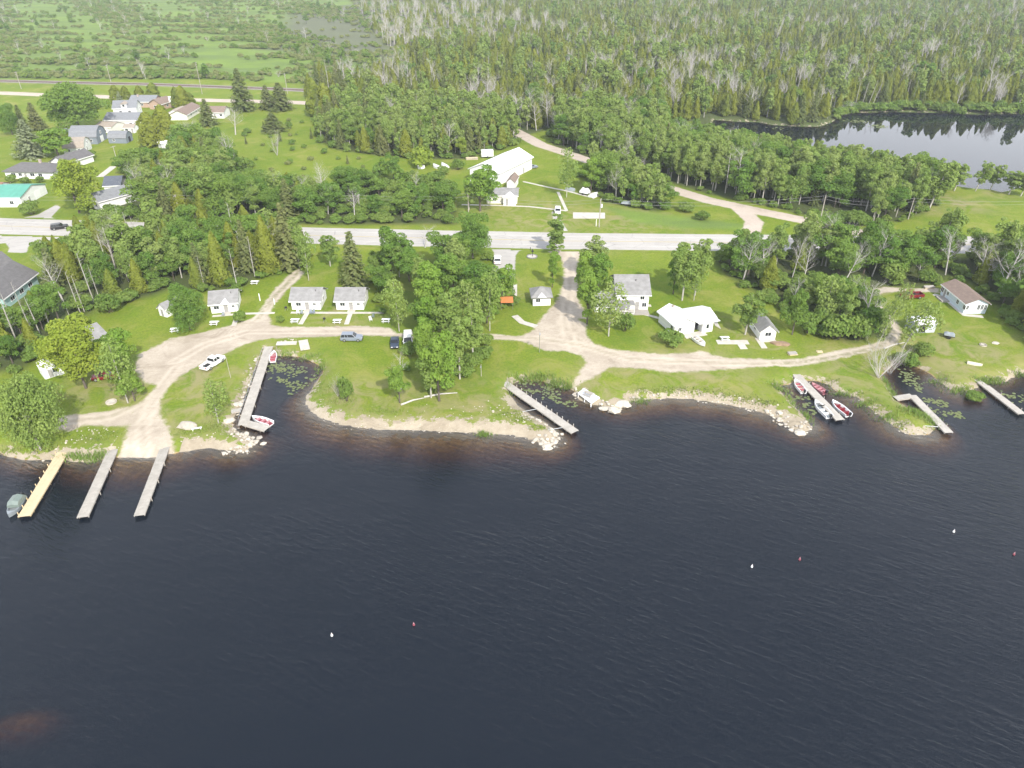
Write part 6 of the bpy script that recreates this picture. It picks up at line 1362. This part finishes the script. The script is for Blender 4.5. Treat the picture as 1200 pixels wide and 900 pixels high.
# ------------------------------------------------------------------ buoys
for px, py, k, lb in [(389,745,'white','white buoy floating closest to the shallow bar'),(881,664.5,'white','white buoy beside a red buoy in mid river'),(1117.5,623.5,'white','white buoy nearest the eastern docks'),(485,732.5,'red','red buoy next to the white buoy nearest the camera'),(937,656,'red','red buoy beside a white buoy in mid river'),(1188,650,'red','red buoy at the eastern frame edge')]:
    x, y = G(px, py, 0.0); root = empty('buoy', (x, y, 0), random.uniform(0, 3), lb, 'buoy', 'channel buoys'); m = MB(); m.loft([[(r_*math.cos(q*.5236), r_*math.sin(q*.5236), zz) for q in range(12)] for r_, zz in ((.08, -.5), (.14, -.2), (.16, .10), (.11, .30))]); m.build('float', PAINT[k], root); m = MB(); m.tube([(0, 0, .295), (0, 0, .55)], .045, 8); m.build('staff', PAINT[k], root); m = MB(); m.tube([(0,0,.36),(0,0,.42)], .06, 8); m.build('band', PAINT['white' if k == 'red' else 'orange'], root)

# ------------------------------------------------------------------ stones, reeds, lilies
t = NT('limestone'); v = t.coord(); n_ = t.noise(v, 2.2, 5, .7); oi = t.n('ShaderNodeObjectInfo')
c = t.mix(t.ramp(n_, .3, .7), (.58,.53,.44), (.38,.345,.29)); c = t.mix(t.math('MULTIPLY', t.attr('tone'), .55), c, (.30,.27,.235)); STONE = t.done(t.bsdf(c, .92, .2, 0, t.bump(t.noise(v, 7, 4), .5, .05)))
def icos(sub=1):
    bm = bmesh.new(); bmesh.ops.create_icosphere(bm, subdivisions=sub, radius=1); V = np.array([tuple(v.co) for v in bm.verts]); Fq = np.array([[v.index for v in f.verts] for f in bm.faces]); bm.free(); return V, Fq
IV, IF = icos(1); IV2, IF2 = icos(2)
def rock(g_, V0, s):
    V = V0*(1+.22*np.sin(V0 @ g_.normal(size=3)*2.2+g_.uniform(0, 6))[:, None]+.10*g_.normal(size=(len(V0), 1))); return V*s
RIP = [(((365,480),(392,496),(440,503),(500,505),(560,508),(600,510)), .8, 2.2, .16), (((372,472),(400,490),(440,497),(500,499),(560,500)), 1.6, 2.6, .11), (((500,494),(560,490),(610,498)), 2.6, 4, .13), (((140,533),(165,534),(200,531)), 1.0, 2.5, .13), (((740,468),(800,467),(860,476)), .5, 1.6, .2), (((266,527),(289,527.5),(297,519),(288,511),(277,504)), 1.1, 7, .55), (((272,496),(283,475),(291,455),(299,435),(308,417)), .8, 3, .42), (((628,515),(641,520),(650,517),(653,511),(648,504)), 1.0, 7, .62), (((640,500),(622,489)), .6, 3, .4),
       (((672,456),(679,466)), .8, 4, .5), (((703,472),(712,477),(724,480),(732,474)), 1.0, 4, .6), (((740,467),(785,464),(837,469),(870,476),(900,482)), 1.1, 2.2, .36), (((900,483),(914,491),(928,500),(940,503),(949,499)), 1.1, 6.5, .52), (((850,470),(900,478),(930,492)), 1.4, 1.8, .3),
       (((1050,500),(1062,505),(1076,508),(1088,507)), .7, 3, .3), (((570,482),(600,492),(622,505)), 2.4, 4, .24), (((590,478),(612,487),(630,500)), 1.0, 2.2, .2), (((205,523),(240,516),(262,512)), 1.8, 2, .26), (((40,534),(62,532),(85,524),(120,512)), 1.5, 3.2, .26), (((90,508),(125,505),(135,515)), 1.6, 2.6, .22), (((345,402),(332,401)), .6, 4, .32), (((372,478),(392,492),(440,500),(500,502)), .7, .7, .2), (((960,452),(985,462),(1010,470),(1035,490)), .8, 1.2, .25), (((980,420),(940,425),(900,425)), 1.2, 1.2, .14)]
gk = np.random.default_rng(41); VV = []; FF = []; TT = []; b_ = 0
for pts, w_, dens, sz in RIP:
    P = GP(pts, .3)
    for a, b in zip(P[:-1], P[1:]):
        L_ = np.linalg.norm(b-a)
        for k in range(int(L_*dens)):
            p = a+(b-a)*gk.uniform()+gk.normal(size=2)*w_*.6; s = sz*gk.uniform(.35, 1.0)*gk.uniform(.6, 1.2); z = max(float(H([p])[0]), -.25)
            V = rock(gk, IV, s*np.array([1, 1, .62])); ca_, sa_ = math.cos(k), math.sin(k); V = np.column_stack([V[:, 0]*ca_-V[:, 1]*sa_, V[:, 0]*sa_+V[:, 1]*ca_, V[:, 2]])+np.array([p[0], p[1], z+s*.22])
            VV.append(V); FF.append(IF+b_); TT += [gk.uniform()]*len(IF); b_ += len(V)
tag(link('riprap', np_mesh('riprap', np.vstack(VV), np.vstack(FF), [STONE], attrs={'tone': ('FACE', TT)})), 'pale broken stones heaped along the river bank', kind='stuff')
for i, (px, py, s, lb) in enumerate([(220,500,(2.0,1.5,1.0),'big grey boulder on the grassy point by the boat ramp'),(641,519,(1.3,1.0,.6),'large pale boulder at the outermost stone tip'),(708,474,(1.5,1.1,.7),'pale flat boulder next to the white platform'),(720,476,(1.6,1.3,.75),'broad pale boulder in the middle beyond the platform'),(729,471,(1.9,1.5,.8),'largest pale boulder at the end past the platform'),(279,471,(1.2,.9,.6),'white boulder by the gangway of the L shaped dock'),(268,490,(1.3,1.0,.6),'white boulder at the foot of the young thin tree'),(940,503,(1.4,1.0,.55),'pale boulder at the stone tip before the four boat dock'),(1167,402.5,(.9,.7,.3),'flat white stone on the lawn below the mobile home')]):
    x, y, z = at(px, py); g_ = np.random.default_rng(300+i); V = rock(g_, IV2, np.array(s)*.8); tag(link('boulder', np_mesh('boulder', V, IF2, [STONE], attrs={'tone': ('FACE', np.full(len(IF2), .9 if i == 0 else .15))}), None, (x, y, z+.1)), lb, 'boulder')
V = rock(np.random.default_rng(5), IV2, np.array((2.2, 1.3, .55))); x, y, z = at(914.5, 403); tag(link('dirt_mound', np_mesh('dirt_mound', V, IF2, [M_('brown_dirt', (.30,.21,.14), (.22,.15,.10), 1.5, .95, .5)]), None, (x, y, z)), 'low brown dirt mound beside the tiny gabled cabin', 'dirt mound')
def ring(px, py, r_, label):
    x, y, z = at(px, py); root = empty('fire_pit', (x, y, z), 0, label, 'fire pit'); m = MB()
    for k in range(12): a = k*.5236; m.obox((r_*math.cos(a), r_*math.sin(a), .1), .14, .24, .14, a)
    m.build('stone_ring', STONE, root); m = MB(); m.prism([(r_*.9*math.cos(k*.5236), r_*.9*math.sin(k*.5236)) for k in range(12)], -.05, .07); m.build('ash_bed', CONC, root)
ring(130.5, 471.5, .85, 'pale stone fire ring on the grass below the red car'); ring(1152, 404.5, .6, 'brown fire ring on the lawn below the utility trailer')
# a fallen log on the beach of the central grove
for a, b, lb in [((497,466),(536,461),'pale driftwood log on the lawn below the central grove'),((470,475),(497,467),'second pale driftwood log in line with the first'),((1036,409),(1060,402),'pale fallen trunk at the gravel turn')]:
    p, q = G(*a), G(*b); m = MB(); m.tube([(0, 0, .15), ((q[0]-p[0])/2, (q[1]-p[1])/2+.3, .22), (q[0]-p[0], q[1]-p[1], .15)], [.2, .16, .07], 7); tag(m.build('driftwood_log', BK['dead'], None, (p[0], p[1], hz(*p))), lb, 'log')
REEDM = leaf_mat('reed_blades', [(.15,.26,.05), (.17,.27,.06), (.15,.25,.06), (.28,.32,.12)]); PADM = leaf_mat('lily_pads', [(.175,.215,.09), (.18,.22,.10), (.17,.21,.09), (.26,.27,.13)])
def blades(name, spots, label, hgt, mat, wdt=.05, frac=1.0):
    g_ = np.random.default_rng(len(spots)*7+1); P = []
    for px, py, rx, ry, n in spots:
        c_ = np.array(G(px, py, 0.0)); n = int(n*frac); q = g_.normal(size=(n, 2))*np.array([rx, ry])*.55; P.append(c_+q)
    P = np.vstack(P); z, d = H(P, True); k = (z > -.9); P = P[k]; z = z[k]; n = len(P); a = g_.uniform(0, 6.28, n); h = hgt*g_.uniform(.5, 1.25, n); T_ = np.stack([np.cos(a), np.sin(a), np.zeros(n)], 1)*wdt*g_.uniform(.7, 1.6, (n, 1)); B = np.column_stack([P, np.maximum(z, -.3)]); ln = g_.normal(size=(n, 2))*.22*h[:, None]
    top = B+np.column_stack([ln, h]); mid = B+np.column_stack([ln*.35, h*.55])
    V = np.stack([B-T_, B+T_, mid+T_*.8, mid-T_*.8, top+T_*.15, top-T_*.15], 1).reshape(-1, 3); i6 = np.arange(n)[:, None]*6; Fq = np.vstack([i6+np.array([[0, 1, 2, 3]]), i6+np.array([[3, 2, 4, 5]])])
    tag(link(name, np_mesh(name, V, Fq, [mat], attrs={'tone': ('FACE', np.concatenate([g_.uniform(0, 1, n)]*2))})), label, kind='stuff')
blades('reeds', [(88,538,2.0,.7,420),(108,539,2.4,.8,520),(120,536,1.2,.8,260),(612,446,2.5,1.0,420),(632,445,2.6,1.2,620),(652,452,2.6,1.2,700),(664,455,1.2,.8,260),(599,457,.8,2.4,260),(567,510,1.3,.7,420),(1094,497,1.8,1.6,560),(1082,491,2.6,1.6,560),(1068,486,3,1.4,420),(912,456,1.6,1.5,400),(750,471,2.0,.9,260),(1125,459,2.6,1.0,420),(1152,449,2.2,.8,420),(1166,448,2.4,.9,420),(376,432,1,2.0,300),(360,421,3,1.0,320),(335,416,3.4,.8,320),(1100,448,2.4,1.2,320),(1196,440,1.4,1,260),(985,462,2.4,.9,300),(1014,475,2.6,1.0,360),(1040,492,2.4,1.0,300),(945,488,.8,2.0,220),(928,473,.8,2.6,240),(1045,462,.8,2.0,240),(1038,448,.8,2.0,220)], 'tall green reeds standing in the shallows of the coves', .85, REEDM, .045, .45)
blades('bank_weeds', [(755,462,3,1.0,260),(780,461,3.4,1.0,300),(800,461,3,1.0,240),(825,463,3.4,1.1,300),(850,468,3.4,1.2,320),(875,472,3.4,1.2,320),(895,477,3,1.2,300),(610,497,2.6,1.0,260),(595,490,2.6,1.2,260),(630,506,1.8,.8,160),(968,450,3,1,220),(1000,463,2.6,1,220),(1025,482,2.2,1.2,240),(1055,500,2,1.0,220),(110,520,3,1.2,260),(130,514,2.4,1.2,220),(220,512,3,1.4,220),(250,508,2.4,1.4,260),(258,502,2,1,200),(285,460,1.4,2.6,220),(295,440,1.4,2.6,200),(450,487,5,1,260),(380,462,2,3,260),(400,475,4,2,300),(20,531,4,.8,300),(50,528,3,1,240)], 'knee high weeds growing between the bank stones', .38, leaf_mat('weed_leaves', [(.16,.235,.05), (.18,.24,.06), (.16,.22,.06), (.32,.33,.13)]), .06, .42)
g_ = np.random.default_rng(77); P = []
for px, py, rx, ry, n in [(322,431,2.0,1.6,34),(331,428,2.4,1.6,40),(344,432,2.2,1.0,24),(351,436,1.6,.8,14),(329,445,1.8,1.0,22),(341,449,1.6,1.0,18),(350,452,1.8,1.2,26),(366,443,1.1,1.2,16),(341,460,.8,.8,7),(334,436,2.2,1.0,16),(618,450,1.6,.8,22),(641,457,1.9,1.6,42),(646,465,1.5,1.2,26),(622,459,1.4,.9,20),(662,472,2.0,.7,22),(672,476,.6,.4,5),(1063,437,1.6,1.4,26),(1071,447,2.0,2.2,44),(1078,456,1.0,1.4,16),(1093,470,1.6,1.2,26),(1104,474,1.3,1.1,22),(1098,482,.9,.8,10),(1118,486,1.7,1.2,28),(1128,490,.6,.5,5),(1190,467,2.2,1.8,34),(922,458,1.5,1.6,26),(937,467,1.6,.8,12),(946,476,1.4,1.0,16),(952,481,.9,.8,9),(978,458,1.4,.5,7),(1006,142,4.5,3.0,40),(1027,147,3.0,3.2,30),(1033,149,3.5,2.5,30),(960,147,4,1.5,16),(910,150,4,2,14)]:
    P.append(np.array(G(px, py, 0.0))+g_.normal(size=(n, 2))*np.array([rx, ry])*.6)
P = np.vstack(P); P = P[H(P) < -.15]; n = len(P); rr = g_.uniform(.16, .36, n)*np.where(P[:, 1] > 300, 1.8, 1); V = np.stack([np.stack([P[:, 0]+rr*math.cos(k*.7854), P[:, 1]+rr*math.sin(k*.7854), np.full(n, .018)+g_.uniform(0, .02, n)], 1) for k in range(8)], 1).reshape(-1, 3)
o8 = np.arange(n)[:, None]*8; Fq = np.vstack([o8+np.array([[0, 1, 2, 3]]), o8+np.array([[0, 3, 4, 7]]), o8+np.array([[4, 5, 6, 7]])])
tag(link('lily_pads', np_mesh('lily_pads', V, Fq, [PADM], attrs={'tone': ('FACE', np.tile(g_.uniform(0, 1, n), 3))})), 'round green lily pads floating in the sheltered coves', kind='stuff')
# ------------------------------------------------------------------ light and air
SUN_EL, SUN_AZ = R(40), (0.40, -0.917)
sd_ = bpy.data.lights.new('sun', 'SUN'); sd_.energy = 4.1; sd_.angle = R(1.2); sd_.color = (1, .95, .85)
so = bpy.data.objects.new('sun', sd_); COL.objects.link(so); so.location = (100, -200, 300)
dv = Vector((-SUN_AZ[0]*math.cos(SUN_EL), -SUN_AZ[1]*math.cos(SUN_EL), -math.sin(SUN_EL)))
so.rotation_euler = dv.to_track_quat('-Z', 'Y').to_euler()
w = bpy.data.worlds.new('World'); S.world = w; w.use_nodes = True
wt = w.node_tree; bg = wt.nodes['Background']; sk = wt.nodes.new('ShaderNodeTexSky'); sk.sky_type = 'NISHITA'; sk.sun_disc = False
sk.sun_elevation = SUN_EL; sk.sun_rotation = math.atan2(SUN_AZ[0], SUN_AZ[1]); sk.altitude = 200; sk.air_density = 1.0; sk.dust_density = 4.0; sk.ozone_density = 1.5
# a bright veil of thin high cloud over the blue
tc = wt.nodes.new('ShaderNodeTexCoord'); sx = wt.nodes.new('ShaderNodeSeparateXYZ'); wt.links.new(tc.outputs['Generated'], sx.inputs[0])
mr = wt.nodes.new('ShaderNodeMapRange'); wt.links.new(sx.outputs[2], mr.inputs[0]); mr.inputs[1].default_value = .05; mr.inputs[2].default_value = .85
vc = wt.nodes.new('ShaderNodeMix'); vc.data_type = 'RGBA'; wt.links.new(mr.outputs[0], vc.inputs[0]); vc.inputs[6].default_value = (18.5, 18.8, 19.6, 1); vc.inputs[7].default_value = (5.6, 6.3, 7.9, 1)
mx = wt.nodes.new('ShaderNodeMix'); mx.data_type = 'RGBA'; mx.inputs[0].default_value = .78; wt.links.new(sk.outputs[0], mx.inputs[6]); wt.links.new(vc.outputs[2], mx.inputs[7])
wt.links.new(mx.outputs[2], bg.inputs[0]); bg.inputs[1].default_value = .113
S.view_settings.view_transform = 'Standard'; S.view_settings.look = 'None'; S.view_settings.gamma = 1; S.view_settings.exposure = .56
S.cycles.max_bounces = 6; S.cycles.diffuse_bounces = 3; S.cycles.glossy_bounces = 2; S.cycles.transmission_bounces = 2; S.cycles.transparent_max_bounces = 8; S.cycles.volume_bounces = 0
S.cycles.use_denoising = True; S.cycles.denoiser = 'OPENIMAGEDENOISE'; S.cycles.denoising_input_passes = 'RGB_ALBEDO_NORMAL'; S.cycles.denoising_prefilter = 'ACCURATE'; S.cycles.sample_clamp_direct = 6; S.cycles.sample_clamp_indirect = 3; S.cycles.caustics_reflective = False; S.cycles.caustics_refractive = False
HAZE = 0.00016
if HAZE:
    t = NT('haze_air'); pv = t.n('ShaderNodeVolumePrincipled'); pv.inputs['Color'].default_value = (.84, .90, .96, 1); pv.inputs['Density'].default_value = HAZE; pv.inputs['Anisotropy'].default_value = .1
    t.l(pv.outputs[0], t.out.inputs['Volume'])
    m = MB(); m.box(-5400, 5400, -1500, 5600, -8, 82); tag(m.build('haze', t.m), 'thin summer haze over the whole landscape', kind='stuff')
